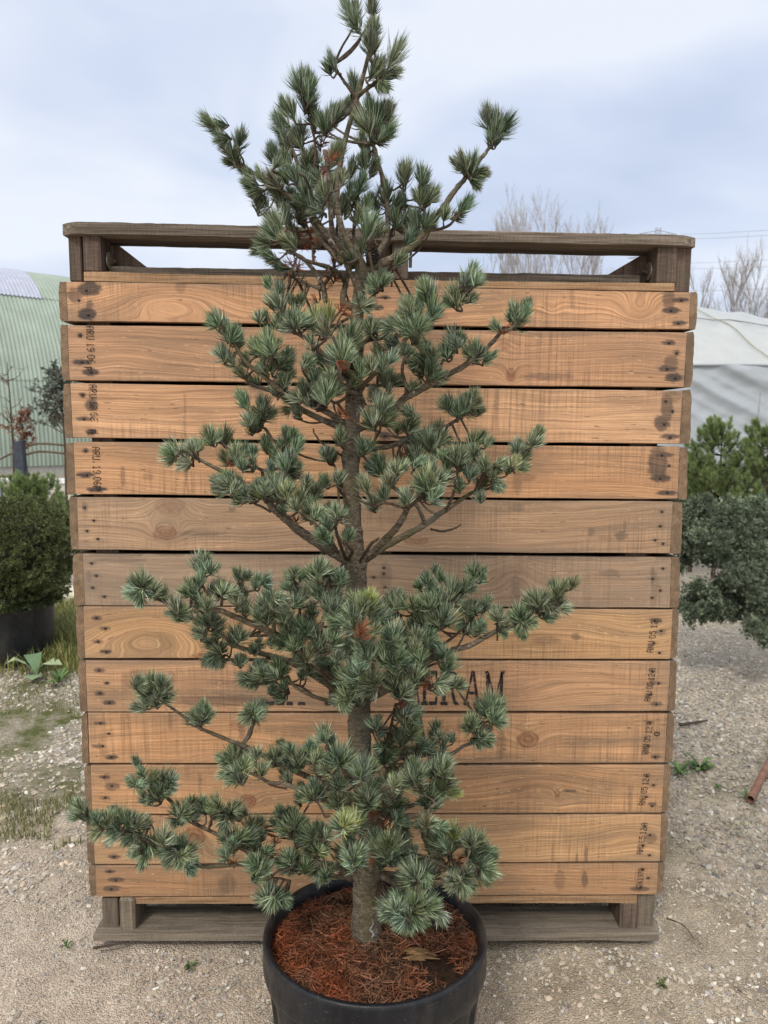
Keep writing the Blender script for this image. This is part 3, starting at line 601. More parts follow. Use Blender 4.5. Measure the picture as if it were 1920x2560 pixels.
# serif stencil letters as strokes (unit box 1 wide 1 high)
ST = {'A': [[(.0, 0), (.34, 0), (.34, .09), (.0, .09)], [(.62, 0), (1.0, 0), (1., .09), (.62, .09)], [(.1, .1), (.2, .1), (.5, .86), (.44, 1.0)], [(.72, .1), (.9, .1), (.6, 1), (.48, 1)], [(.32, .32), (.62, .32), (.62, .4), (.32, .4)]],
      'M': [[(0, 0), (.26, 0), (.26, .08), (0, .08)], [(.06, .1), (.2, .1), (.2, .95), (.06, .95)], [(.2, .95), (.06, 1), (.46, .12), (.54, .2)], [(.56, .18), (.48, .12), (.86, 1.0), (.9, .9)], [(.78, .1), (.94, .1), (.94, .95), (.8, .95)], [(.7, 0), (1, 0), (1, .08), (.7, .08)], [(0, .93), (.16, .93), (.16, 1), (0, 1)], [(.84, .93), (1.0, .93), (1, 1), (.84, 1)]],
      'R': [[(0, 0), (.38, 0), (.38, .09), (0, .09)], [(.1, .1), (.27, .1), (.27, .9), (.1, .9)], [(0, .91), (.3, .91), (.3, 1), (0, 1)], [(.34, 1), (.34, .91), (.7, .86), (.86, .9), (.7, .98)], [(.72, .84), (.9, .84), (.88, .6), (.7, .56)], [(.34, .5), (.68, .48), (.72, .56), (.34, .58)], [(.5, .44), (.66, .46), (.82, .12), (1.0, 0), (.74, 0), (.66, .12)]],
      'E': [[(0, 0), (.42, 0), (.42, .09), (0, .09)], [(.1, .1), (.28, .1), (.28, .9), (.1, .9)], [(0, .91), (.42, .91), (.42, 1), (0, 1)], [(.48, 0), (.95, 0), (1, .26), (.9, .26), (.84, .1), (.48, .1)], [(.34, .46), (.64, .46), (.64, .54), (.34, .54)], [(.48, .91), (.86, .91), (.88, .76), (.96, .76), (.96, 1), (.48, 1)]],
      'B': [[(0, 0), (.42, 0), (.42, .09), (0, .09)], [(.1, .1), (.28, .1), (.28, .9), (.1, .9)], [(0, .91), (.42, .91), (.42, 1), (0, 1)], [(.48, 0), (.8, .03), (.98, .2), (.84, .24), (.7, .1), (.48, .09)], [(.98, .26), (.92, .46), (.72, .52), (.74, .42), (.82, .26)], [(.4, .47), (.68, .47), (.68, .55), (.4, .55)], [(.74, .56), (.9, .66), (.9, .82), (.74, .82), (.74, .66)], [(.48, .91), (.66, .9), (.88, .86), (.74, .97), (.48, 1)]],
      'T': [[(.2, 0), (.8, 0), (.8, .1), (.2, .1)], [(.42, .12), (.58, .12), (.58, .88), (.42, .88)], [(0, .8), (.12, .8), (.14, 1), (0, 1)], [(.88, .8), (1, .8), (1, 1), (.86, 1)], [(.18, .92), (.82, .92), (.82, 1), (.18, 1)]],
      'I': [[(0, 0), (1, 0), (1, .09), (0, .09)], [(.32, .11), (.68, .11), (.68, .89), (.32, .89)], [(0, .91), (1, .91), (1, 1), (0, 1)]],
      'L': [[(0, 0), (.46, 0), (.46, .1), (0, .1)], [(.1, .12), (.3, .12), (.3, .9), (.1, .9)], [(0, .92), (.42, .92), (.42, 1), (0, 1)], [(.52, 0), (.96, 0), (1, .26), (.9, .26), (.82, .1), (.52, .1)]]}
for ch, xa, xb in (('L', 664, 712), ('A', 716, 762), ('T', 802, 850), ('I', 856, 874), ('B', 1000, 1043), ('E', 1053, 1095), ('R', 1101, 1150), ('A', 1158, 1204), ('M', 1211, 1261)):
    ya = 1677; yb = 1762; a = P(xa, yb); b = P(xb, ya); mb = MB()
    for poly in ST[ch]:
        if xb < 770 and max(p_[1] for p_ in poly) > .3: continue
        q = np.array(poly); V = []
        for i in range(len(q)):
            s_, e_ = q[i], q[(i+1) % len(q)]; m_ = max(2, int(np.hypot(*(e_-s_))*9))
            for t in np.arange(m_)/m_: V.append(s_+(e_-s_)*t)
        V = np.array(V)+rng.normal(0, .006, (len(V), 2)); k_ = len(V)
        W3 = np.stack([a[0]+V[:, 0]*(b[0]-a[0]), np.full(k_, -.0018), a[2]+V[:, 1]*(b[2]-a[2])], -1)
        mb.add(np.concatenate([W3, W3+np.array([0, .0013, 0])]), [np.arange(k_)[None], np.array([(i, (i+1) % k_, k_+(i+1) % k_, k_+i) for i in range(k_)])])
    mb.obj('stencil_letter', INK, boards[7])

# ------------------------------------------------------------------ pine tree
ZN = {'A': (480, 0, 1659/840), 'B': (380, 660, 2.765), 'C': (860, 660, 2.765), 'D': (280, 1200, 2.765), 'E': (860, 1200, 2.765), 'F': (160, 1740, 2.765), 'G': (700, 1740, 2.765)}
def zp(z, x, y): o = ZN[z]; return (o[0]+x/o[2], o[1]+y/o[2])
TR = [(917, 2345, 40), (916, 2318, 36), (915, 2246, 34), (921, 2150, 32), (928, 2060, 30), (915, 1980, 29.5), (902, 1900, 29), (897, 1790, 28), (890, 1600, 26), (891, 1431, 24.5), (885, 1330, 22), (877, 1200, 20.5), (880, 1080, 20), (884, 985, 18.5), (889, 890, 17), (892, 812, 16.5), (900, 709, 14.5), (904, 668, 14),
      (880, 628, 9), (856, 575, 8), (843, 520, 7.5), (842, 480, 7), (852, 405, 6.6), (867, 334, 6.2), (893, 248, 6), (910, 182, 5.2), (926, 116, 4.6), (936, 51, 4), (934, -10, 3.4), (930, -60, 2.6)]
tree = thing('pine_tree', 'tall potted pine with blue-green needle tufts in open tiers in front of the wooden crate', 'tree', loc=tuple(P(916, 2320, YT)))
TL_ = Vector(tree.location)
def tpart(mb, name, mat, parent=None, **k):
    o = mb.obj(name, mat, parent or tree, **k)
    if parent is None: o.location = -TL_
    return o
tp = np.array([P(x, y, YT) for x, y, r in TR]); tr = np.array([r*((P(x, y, YT)-CAM)@fw)/FPX for x, y, r in TR])
# lofted trunk with ridged bark
n = 560; cen = spline(tp, n); rad = np.interp(np.linspace(0, 1, n), np.linspace(0, 1, len(tr)), tr); nn = 28
h_ = cen[:, 2]; th = np.arange(nn)*2*np.pi/nn
whorl = [P(925, 2025, YT)[2], P(893, 1748, YT)[2], P(890, 1405, YT)[2], P(885, 985, YT)[2], P(884, 1140, YT)[2], P(906, 672, YT)[2], P(890, 868, YT)[2], P(916, 2180, YT)[2]]
rad = rad*(1+sum(.16*np.exp(-((h_-w_)/.012)**2) for w_ in whorl))
mb = MB(); V = []
for i in range(n):
    a = th; rr = rad[i]*(1+.11*(vn(np.cos(a)*3+9, h_[i]*150+np.sin(a)*3.5+np.cos(a)*2, 3)-.5)+.10*(vn(np.cos(a)*9+2, h_[i]*90+np.sin(a)*9, 13)-.5)+.16*(vn(np.cos(a)*2+np.sin(a)*2+5, h_[i]*40, 8)-.5))
    V.append(cen[i]+np.stack([rr*np.cos(a), rr*np.sin(a), 0*a], -1))
i = np.arange(n-1)[:, None]*nn+np.arange(nn); i2 = np.arange(n-1)[:, None]*nn+(np.arange(nn)+1) % nn
mb.add(np.concatenate(V), [np.stack([i, i2, i2+nn, i+nn], -1).reshape(-1, 4), np.array([np.arange((n-1)*nn, n*nn)])])
trunk = tpart(mb, 'trunk', BARK, smooth=True)
def resin(px, py, s):
    mb = MB(); q0 = P(px, py, YT); r_ = np.interp(py, [t[1] for t in TR[:18]][::-1], tr[:18][::-1]); q = []
    for j in range(12):
        a = -1.50+rng.normal(0, .05)+.12*math.sin(j*.9); q.append((q0[0]-.004+math.cos(a)*r_*1.0, YT+math.sin(a)*r_*1.0, q0[2]-.02+j*.0042))
    tube(mb, q, np.array([.001, .002, .0034, .0022, .0028, .0014, .0022, .001, .0016, .001, .0008, .0005]), 6)
    tpart(mb, 'resin', simple('resin_%d' % py, (.22, .21, .2), .7, .3), trunk)
resin(932, 2300, .014)
# branches: zone, points outward from the trunk, radii in mm, final depth offset in m
BR_ = [('A', '840,1340 960,1290 1080,1220 1160,1130 1230,1040 1300,940 1360,870 1430,780 1470,720', 9.5, 3.6, .02), ('A', '1160,1140 1260,1120 1340,1040 1390,990', 3.5, 2, .04),
       ('A', '860,1330 950,1200 968,1080 945,900 910,780 888,710', 7, 4.5, .14), ('A', '790,1290 700,1210 590,1050 480,960 350,880 240,800 190,740', 7, 3, .05), ('A', '190,740 140,670 90,600', 3, 2, .06),
       ('A', '790,1290 700,1160 680,1000 670,850 650,740', 6, 4, -.10), ('A', '740,1300 640,1180 560,1000 520,800 480,680', 6, 3.5, .08), ('A', '818,475 880,420 940,380', 5, 3, -.03), ('A', '812,485 745,390 700,320', 4, 2.6, 0),
       ('A', '800,1520 745,1490 760,1400 775,1300', 8, 6, .08), ('A', '760,1400 700,1330 560,1280 450,1200 380,1120', 5, 3, -.08), ('A', '660,1490 640,1400 560,1290 470,1230 410,1180', 6.5, 3, .1), ('A', '640,1430 520,1380 430,1320', 4, 2.4, .12),
       ('A', '640,1420 700,1330 720,1150 740,1050', 4, 2.6, .1), ('A', '860,1320 800,1180 810,1000 830,900', 4, 2.5, .1), ('A', '860,1330 960,1220 1000,1120 1060,1000', 5, 3, .12), ('A', '870,1310 870,1230 890,1150', 4, 3, -.12), ('A', '1140,1140 1150,1050 1140,950', 3.5, 2.5, .0), ('A', '860,1320 1000,1330 1080,1270', 3, 2, .14),
       ('A', '600,1290 590,1180 560,1080', 3, 2, .1), ('A', '820,1280 770,1300 750,1250', 4, 3, -.12), ('A', '590,900 610,780 600,660 572,545', 3.4, 2.2, .05), ('A', '620,1050 560,880 500,860', 3, 2, -.05), ('A', '950,920 960,950 1040,900', 3, 2, .1), ('A', '740,1590 830,1530 900,1430 940,1370', 3, 2, -.03),
       ('B', '1330,1100 1150,990 900,880 760,770 640,680 520,520', 8, 3, -.05), ('B', '1310,1130 1080,1030 860,890 720,840 640,780', 7.5, 3, .05), ('B', '1440,900 1340,870 1290,780 1290,700', 5.5, 4, -.12), ('B', '1200,1090 1100,1100 1000,1075', 2.5, 2, .02),
       ('B', '1320,1330 1180,1240 1130,1180 1110,1130', 2.8, 1.5, -.03), ('B', '1130,580 1040,500 900,450 830,420', 4.5, 2.5, -.03), ('B', '1400,800 1240,680 1130,580', 5.5, 4.5, -.05), ('B', '1400,900 1330,660 1240,480', 4.5, 3, -.16), ('B', '1400,880 1280,960 1210,930 1200,880', 3.5, 2.5, -.1), ('B', '920,880 930,780 900,720', 3, 2, -.02),
       ('B', '960,1500 700,1560 580,1480 440,1420 330,1370 220,1320', 5.5, 3, -.06), ('B', '330,1370 290,1300 210,1290 150,1290', 2.8, 2, -.07), ('B', '700,1400 600,1360 510,1260 450,1220', 4, 2.5, .04), ('B', '960,1400 840,1240 790,1150 740,1120', 5, 3, .1), ('B', '1060,1500 900,1420 760,1440 660,1390', 5, 3, .0), ('B', '1290,1600 1270,1420 1220,1360 1200,1330', 2.5, 1.8, .03), ('B', '1320,1130 1300,1260', 2, 2, -.05),
       ('C', '40,580 100,560 200,520 400,490 460,440', 6.5, 4, -.04), ('C', '60,900 200,770 330,620 440,510 480,450 600,330', 5.5, 3, -.08), ('C', '20,1140 130,980 120,890 170,820 250,740', 5, 3, .05), ('C', '20,1160 160,1110 340,1010 420,930 530,870 640,810 760,740 880,680 980,610 1060,530 1130,460 1200,430 1240,390', 10, 3, .02),
       ('C', '400,940 430,880 400,740 410,640', 5, 3, .04), ('C', '540,870 520,740 560,620', 4, 2.6, .06), ('C', '640,800 680,690 730,600', 3.5, 2.2, .03), ('C', '30,1340 80,1330 160,1280 300,1260 410,1220 520,1160 700,1110 800,1050 860,1010', 7.5, 3, .08), ('C', '160,1280 250,1160 260,1060', 3.5, 2.4, -.05), ('C', '600,330 700,260 800,180 860,100', 3.5, 2.4, -.06), ('C', '880,690 980,690', 2.2, 1.8, .02),
       ('E', '80,570 130,560 250,480 400,400 560,320 700,220 800,160 900,90', 11, 4, .03), ('E', '900,90 1000,-80 1130,-140 1190,-170 1260,-220', 4, 2.6, .03), ('E', '120,570 270,430 380,310 430,200 400,130 330,60', 9, 4, -.08), ('E', '560,310 520,200 480,120 480,40', 5, 3, -.04), ('E', '430,210 530,110 560,20', 4, 3, -.08), ('E', '600,340 680,350 760,330 830,300', 2.8, 2, -.02),
       ('E', '20,560 60,490 0,420', 4, 3, -.1), ('E', '100,580 170,470 240,400', 4, 3, -.12), ('E', '700,220 760,80 780,-60', 4, 2.5, -.02), ('E', '430,200 300,160 200,180', 3, 2.4, -.12),
       ('D', '1650,570 1480,470 1330,370 1200,260 1120,190 1060,130 980,80', 12, 5, -.05), ('D', '980,80 860,60 800,60', 4.5, 3, -.06), ('D', '1200,260 1180,160 1200,60', 4, 3, -.08), ('D', '1100,220 1020,180 940,150', 3, 2, -.04), ('D', '1560,500 1500,400 1400,300 1320,230', 4.5, 3, -.16), ('D', '1620,560 1570,420 1530,300', 4, 3, -.14),
       ('D', '1620,1510 1480,1400 1330,1310 1220,1260 1080,1220 960,1190 860,1150 720,1040 640,970', 9.5, 3, -.06), ('D', '1630,1480 1500,1350 1400,1260 1250,1120 1120,1050 1000,980 880,920 760,870 640,860 450,900', 11, 3.5, -.14), ('D', '450,900 370,850 300,800 230,770', 3.6, 2.6, -.15), ('D', '1640,1560 1400,1500 1260,1430 1200,1350', 5, 2.6, -.03), ('D', '1080,1260 940,1240 760,1240 700,1240', 4, 2.2, -.04),
       ('D', '1120,1050 1110,930 1100,860', 4.5, 3, -.16), ('D', '930,1080 1100,1070 1150,1060', 3, 3, -.12), ('D', '660,800 640,760 610,690', 3, 2.2, -.13), ('D', '1250,1120 1290,960 1290,820', 4, 2.6, -.1), ('D', '1400,1260 1450,1000 1480,800 1450,680', 4.5, 2.8, -.18), ('D', '1560,1420 1560,1150 1500,900', 4.5, 2.8, -.24), ('D', '1400,1500 1300,1420 1200,1400', 3, 2, 0),
       ('D', '760,860 760,800 750,760', 2.6, 2, -.12), ('D', '860,920 880,760 880,690', 2.8, 2, -.1), ('D', '1600,1480 1450,1330 1380,1240', 4, 3, -.22),
       ('E', '80,1560 200,1500 340,1430 420,1380 520,1330', 9, 5, -.1), ('E', '100,1560 280,1440 480,1330 600,1240 760,1170 870,1140 1000,1070 1100,1020 1200,990 1290,920 1370,870 1450,850 1530,760', 9, 3, .05), ('E', '640,1180 700,1130 800,1050 930,920', 4, 2.4, .1), ('E', '90,1540 200,1300 190,1150 220,1020', 5, 3, -.22), ('E', '50,1540 40,1350 110,1180 60,1000', 4.5, 3, -.26), ('E', '420,1380 520,1150 640,960 690,860', 5, 3, .03), ('E', '340,1430 350,1250 340,1100', 4, 3, -.12),
       ('E', '420,1350 440,1100 400,920', 4, 3, -.02), ('E', '640,960 760,830 860,720 930,650', 3.6, 2.4, .12), ('E', '600,1240 610,1150 590,1100', 3, 2.4, .02), ('E', '780,1160 840,1050', 2.6, 2, .05), ('E', '520,1330 600,1280 720,1240', 3.5, 2.2, -.06), ('E', '340,1430 500,1420 700,1400', 3, 2, -.06),
       ('E', '1060,1110 1060,1000', 2, 1.8, .04), ('E', '1290,930 1230,940', 2, 1.8, .05),
       ('G', '610,760 480,720 280,600 130,530 0,470', 8.5, 5.5, -.06), ('F', '1493,475 1380,410 1250,350 1150,310 950,230 850,160 760,100 690,50', 5.5, 2.4, -.08), ('G', '600,770 480,740 300,710 150,650 0,600', 7, 4.5, -.13), ('F', '1493,600 1420,600 1330,560 1250,530', 4, 2.4, -.15), ('F', '1540,640 1440,620 1380,590', 2.4, 1.8, -.14),
       ('G', '640,720 760,560 940,420 1100,400 1180,400 1260,350 1340,315 1400,250 1450,190', 7, 2.6, .1), ('G', '660,800 740,830 880,830 1000,800 1060,720', 6, 3.5, -.12), ('G', '600,760 520,620 440,520 400,430', 7, 4, -.22), ('G', '640,780 700,660 770,600', 6, 4, -.24), ('G', '640,800 560,820 440,860', 4, 2.8, -.25), ('G', '660,720 760,500 880,420', 4.5, 3, .04), ('G', '800,60 770,200 745,320', 3.5, 2.4, .05), ('G', '660,780 640,740 590,700', 4, 3, -.22), ('G', '700,800 900,760 1080,620 1100,520', 5, 3.4, -.1),
       ('G', '660,900 800,920 940,860', 2.8, 1.9, -.02), ('G', '640,760 760,640 920,540', 5, 3, -.12), ('G', '340,830 300,820 240,700', 2.4, 2, -.12), ('G', '1330,310 1440,330', 2, 1.6, .1),
       ('G', '490,1260 400,1180 220,1160 0,1150', 9, 6.5, -.06), ('F', '1493,1150 1200,1160 1080,1170 920,1170 800,1120 700,1060 560,970 450,920 300,880 170,820 110,770', 5.5, 2.6, -.1), ('F', '1480,1140 1340,1110 1250,1070 1060,965 870,870 740,740 690,690 600,610 550,560', 6, 2.6, .02), ('F', '1580,1180 1480,1210 1440,1240', 3, 2, -.1), ('F', '1560,1280 1500,1260 1440,1245', 2.6, 2, -.06),
       ('G', '110,1120 100,1000 80,900', 2.8, 2.2, -.04), ('F', '1440,1110 1450,990', 2, 1.4, -.02), ('F', '1250,1070 1310,1000 1340,900', 3, 2.2, .04), ('G', '520,1200 440,1120 320,1010 290,930', 3.6, 2.2, -.1), ('F', '1060,965 1080,870', 2.4, 2, .02), ('G', '600,1180 500,1130 480,1060', 5, 3.5, -.24), ('G', '660,1150 740,1080', 4, 3, -.18),
       ('G', '690,1100 860,1110 1000,1110 1160,1180 1210,1170', 6, 4.5, .02), ('G', '680,1230 800,1290 900,1320 1050,1310 1180,1250', 8, 5, -.16), ('G', '1050,1310 980,1370 920,1480', 5, 3.5, -.24), ('G', '1160,1180 1300,1200 1420,1170', 3.6, 2.6, .0), ('G', '1160,1180 1180,1080', 4, 3, -.06), ('F', '560,970 600,900 640,960', 2.2, 2, -.1), ('G', '880,1290 900,1230', 4, 3, -.18),
       ('D', '1650,1560 1640,1530', 3, 3, -.05)]
TF = {'A': '''890,30,85,110 790,85,115,185 770,50,110,140 885,200,88,160 900,130,80,110 1010,255,62,175 930,320,75,130 985,370,45,100 940,430,-10,90 900,350,60,120 690,300,110,115 795,410,95,125 550,430,95,190 585,440,80,150 530,400,100,140 490,540,108,125 435,620,112,150 460,690,112,110
600,570,98,125 640,600,105,120 690,570,80,125 720,560,65,110 755,530,60,120 880,560,95,175 850,590,110,150 910,560,85,150 965,540,65,125 970,620,50,130 940,660,40,110 825,590,120,120 900,660,90,110 845,700,95,120 850,790,92,110 85,600,135,125 140,680,135,120 175,740,125,110 240,680,80,115 190,800,170,90 215,750,80,80 400,760,100,120 450,780,90,100 255,840,140,90 520,680,110,125 540,640,100,120
600,770,100,120 690,790,60,130 720,740,70,110 490,850,115,125 545,900,100,140 400,880,120,120 415,940,130,120 285,920,145,105 330,980,140,120 290,890,150,90 565,950,90,120 640,990,100,110 790,830,80,125 835,900,80,120 780,940,90,110 745,870,80,100 895,830,75,90 1060,860,85,150 1135,860,88,125 1130,960,85,120 1190,960,60,110 1040,980,100,90 960,960,92,140 900,1000,110,110 1010,1000,60,100
1460,580,98,150 1545,620,50,150 1500,640,75,120 1480,680,90,90 1310,810,135,100 1385,800,85,130 1420,860,10,100 1400,890,-20,80 1355,1010,52,120 1320,1060,25,90 1250,1050,80,90 1110,1090,92,130 1170,1080,70,110 1060,1100,110,100 410,1090,115,140 385,1150,140,120 345,1190,160,100 370,1250,150,100 400,1290,165,90 445,1320,170,90 460,1060,100,120 865,1110,88,145 925,1130,70,110 755,1240,105,120 790,1260,90,110 840,1220,80,110 690,1010,100,110 750,1010,80,110
500,1130,115,120 540,1060,100,110 470,1190,140,110 1030,1275,55,90 500,980,110,120 620,880,100,120 700,900,80,120 590,830,120,110 650,930,100,110 860,1010,80,110 1080,1170,60,100 1000,1080,90,110 820,1060,80,100 940,1370,80,80 880,1390,110,60 560,790,100,100 340,870,120,110 450,1000,120,120 590,1010,90,120''',
      'B': '''800,130,112,95 880,190,98,200 850,250,120,150 1030,250,80,115 490,430,105,210 430,370,130,120 560,470,80,150 600,530,80,150 490,600,120,120 530,650,125,130 780,360,112,115 870,390,100,125 1000,370,75,175 960,400,110,140 1090,400,60,110 1220,360,88,225y 1180,420,110,150 1120,430,120,130 1380,480,75,190 1400,540,60,160 1310,590,92,210 1260,630,120,140 1370,640,60,140
1100,540,100,130 1150,650,120,120 1230,760,105,120 800,540,92,190 760,560,110,150 860,570,70,140 700,560,105,130 830,670,90,190 780,700,110,140 930,640,58,150 600,740,135,120 690,800,145,120 640,660,110,120 920,800,80,110 880,860,90,90 1090,720,92,160 1130,770,100,130 1050,850,105,150 1200,870,92,190 1150,880,110,130 1290,860,60,130 980,920,155,120 1000,1020,125,110 1430,730,80,140 1400,800,60,110
1510,420,95,130 1545,450,50,100 1535,120,110,110 1600,120,70,110 1450,270,130,90 1480,290,20,80 640,960,112,190 620,930,120,140 770,980,82,190 820,1040,50,130 690,1085,125,130 740,1080,100,120 505,1170,88,150 390,1180,115,160 310,1245,95,130 150,1270,140,150 110,1300,150,110 230,1310,105,110 235,1380,175,80
930,1175,88,120 980,1180,70,110 580,1300,92,160 510,1340,125,120 640,1290,70,120 540,1490,110,160 470,1530,160,130 500,1480,130,130 690,1370,100,120 790,1240,100,130 900,1260,92,160 860,1320,110,140 1000,1260,60,160 960,1340,85,150 960,1400,92,190 900,1370,110,150 820,1400,110,120 890,1520,92,210 940,1560,80,160 750,1570,110,140 1070,1500,80,120 1060,1590,92,140 1150,1550,60,120 1190,1490,100,110 1240,1320,105,130 1200,1310,120,100 1290,1480,85,100
1300,1180,90,130 620,1580,145,100 670,1600,130,110 800,1540,100,120''',
      'C': '''890,40,62,130 870,100,60,140 910,100,50,120 820,160,110,120 760,210,100,190 730,250,120,120 840,200,60,120 590,170,105,140 545,220,120,120 430,290,110,130 500,290,90,120 610,290,85,190 640,340,50,130 460,370,100,220 400,400,125,150 520,400,70,170 570,420,50,130 340,400,140,120 180,430,98,125 230,445,55,110 510,520,50,100 330,540,140,100
755,500,98,165 790,520,70,120 690,600,110,130 730,560,80,120 900,590,95,170 940,610,60,110 860,610,120,110 1010,640,38,120 1050,430,125,115 1180,330,102,165 1230,360,62,170 1255,330,75,120 240,600,102,140 265,680,90,150 335,650,60,140 110,730,95,140 70,770,120,110 180,680,100,120 300,770,80,130 350,800,60,110 420,590,100,120 560,600,92,150 620,640,50,120 540,700,100,120 600,720,70,120 690,780,40,110 620,770,70,110 480,840,60,100 500,650,110,120
210,900,112,130 300,890,78,120 250,990,82,180 310,970,60,130 170,1060,112,160 220,1080,90,130 320,1060,50,140 370,1130,90,100 450,1030,92,140 475,1100,60,140 120,1240,105,120 180,1250,60,100 730,960,112,150 820,980,90,150 780,1000,100,120 890,920,68,150 890,1000,35,140 920,960,40,110 650,1150,78,165 680,1200,60,130 560,1200,112,180 610,1220,90,150 500,1250,122,130 640,1280,80,130 905,1210,72,160 950,1190,50,120 900,1290,90,110 770,1310,100,190 740,1340,115,140 830,1380,60,120 820,1320,70,130
700,1340,100,120 970,1370,92,130 1070,1400,60,150 1030,1440,80,110 1100,1380,20,110 1210,1240,105,110 1320,1210,65,140 1340,1180,70,100 1260,1310,58,120 1190,1370,70,110 1240,1400,15,100 250,1370,102,170 200,1400,130,120 350,1420,100,140 400,1380,70,130 480,1330,92,160 530,1300,70,130 590,1480,97,225 530,1500,125,150 650,1490,60,170 710,1460,50,140 600,1380,90,130 300,1500,100,120 140,1510,110,140 880,1440,80,130 950,1500,70,120 1060,1540,15,120 800,1520,92,120 940,1610,95,90 560,1580,90,120 640,1600,60,130
200,1630,92,130 430,1600,100,120 270,1580,100,120 720,1380,80,130''',
      'D': '''780,30,150,140 850,20,110,110 1000,50,100,130 1060,60,90,110 1140,60,95,180 1100,20,110,140 1180,30,70,160 925,130,165,110 1300,120,92,160 1260,170,120,110 1380,190,85,165 1340,240,125,110 1430,230,50,120 1540,210,100,130 1590,240,60,130 1480,290,112,130 1440,370,135,110 1520,320,70,110 1640,380,80,120 190,690,112,175 150,720,140,120 235,700,65,120 140,770,180,100 180,790,230,80 355,780,92,135 330,790,120,90
440,870,102,155 420,920,170,120 480,900,60,110 540,740,105,155 510,770,130,110 570,780,60,110 600,570,88,165 610,680,86,130 640,620,80,90 650,850,92,155 600,870,120,110 750,740,82,180 790,760,55,110 875,655,100,135 930,660,60,115 1000,700,78,120 900,780,80,160 850,820,110,110 920,880,92,140 640,960,112,190 600,1000,130,120 700,960,80,140 740,990,55,120 590,1050,150,110 530,950,160,90 855,1050,92,175 830,1110,85,120 900,1080,60,120 700,1140,125,140 760,1160,80,130
670,1120,150,110 660,1250,235,110 720,1260,280,90 740,1230,200,90 895,1240,100,95 1095,830,92,215 1040,860,120,150 1150,850,60,150 1180,850,50,140 1060,950,100,130 1230,680,122,150 1260,640,90,120 1290,790,92,165 1330,780,70,120 1430,610,85,180 1390,640,110,140 1480,620,60,140 1510,690,60,140 1560,710,60,150 1580,660,75,130 1420,760,100,130 1370,740,120,110 1500,850,90,160 1540,830,60,130 1380,890,100,130 1240,950,90,120 1200,1050,112,205 1290,1100,82,195 1250,1130,100,150 1360,990,92,190 1320,1020,110,140 1440,1110,70,190
1480,1140,60,140 1530,1050,60,160 1360,1225,92,210 1310,1230,130,140 1420,1230,50,140 1590,1180,80,150 1020,1130,90,120 1100,1120,90,100 980,1350,120,140 940,1390,205,130 910,1370,180,100 1000,1310,90,120 1140,1290,110,200 1190,1310,70,140 1090,1330,140,130 1080,1390,170,110 1150,1480,145,130 1190,1410,100,120 1320,1330,70,110 270,1390,100,155 240,1430,120,110 235,1490,155,140 210,1560,195,120 350,1470,60,155 390,1500,20,120 300,1530,100,100 370,1430,90,120 1600,1490,130,140 1630,1450,90,140 1570,1530,200,120 1600,1560,-60,100
620,1610,92,165 580,1640,140,110 960,1590,112,125 1000,1580,65,140 1020,1630,30,100 1500,1280,90,160 1600,960,90,180 1560,880,60,160 1600,1330,90,170 1180,930,100,140 1010,900,90,120''',
      'E': '''70,830,112,140 30,860,130,110 130,870,100,120 190,830,88,150y 150,820,105,110y 230,880,85,160 270,900,60,130y 50,920,110,130 50,1000,122,120 320,800,120,110 375,830,68,190 340,850,100,130 300,950,60,140 340,1040,92,200 300,1070,115,150 400,1080,70,160 280,1140,100,150 210,1040,70,120 310,1210,97,245 240,1220,125,170 380,1220,60,170 130,1190,120,170 180,1170,95,150 570,690,102,135 600,720,60,100 665,660,95,95 910,620,82,150 950,640,60,120 880,640,120,110 740,750,92,225 690,780,120,150 800,770,60,150 860,720,60,150 880,750,30,110
620,780,110,130 570,830,110,150 540,870,110,140 870,880,92,160 830,890,125,110 910,880,70,120 985,850,75,125 960,870,100,100 680,930,92,215 620,960,125,150 740,950,60,160 600,980,100,140 520,940,112,160 480,990,90,140 850,990,92,165 810,1020,130,110 930,1010,58,140 900,1040,20,110 570,1080,92,150 600,1070,60,110 1060,930,92,135 1120,1000,55,100 1100,1030,-30,80 1210,910,95,165 1180,950,130,120 1240,930,60,130 1300,990,0,120 1240,1020,-70,90 1320,820,112,195 1280,850,135,130 1380,830,78,160 1340,880,100,110 1480,760,80,150 1460,800,110,110
1530,730,58,140 1590,710,60,120 1440,920,-25,140 1500,860,15,120 1420,880,-50,110 560,1190,82,190 520,1230,110,140 680,1190,112,130 730,1260,70,160 700,1290,100,120 620,1130,60,130 450,1190,100,170 490,1150,80,140 60,1330,112,200 110,1280,90,160 200,1360,100,190 150,1400,120,150 390,1290,92,180 350,1330,110,140 160,1460,200,140 90,1440,140,150 400,1420,82,210 460,1440,50,140 330,1390,110,160 690,1390,15,140 740,1400,0,110 670,1430,-30,100 40,1500,150,150 100,1510,110,120 120,1100,100,160 500,1340,82,160 550,1330,60,120 420,1620,90,150 450,1600,50,120
1010,1520,95,160 1050,1560,50,130 30,1150,130,150 470,850,100,130 500,1080,90,150 200,970,80,140''',
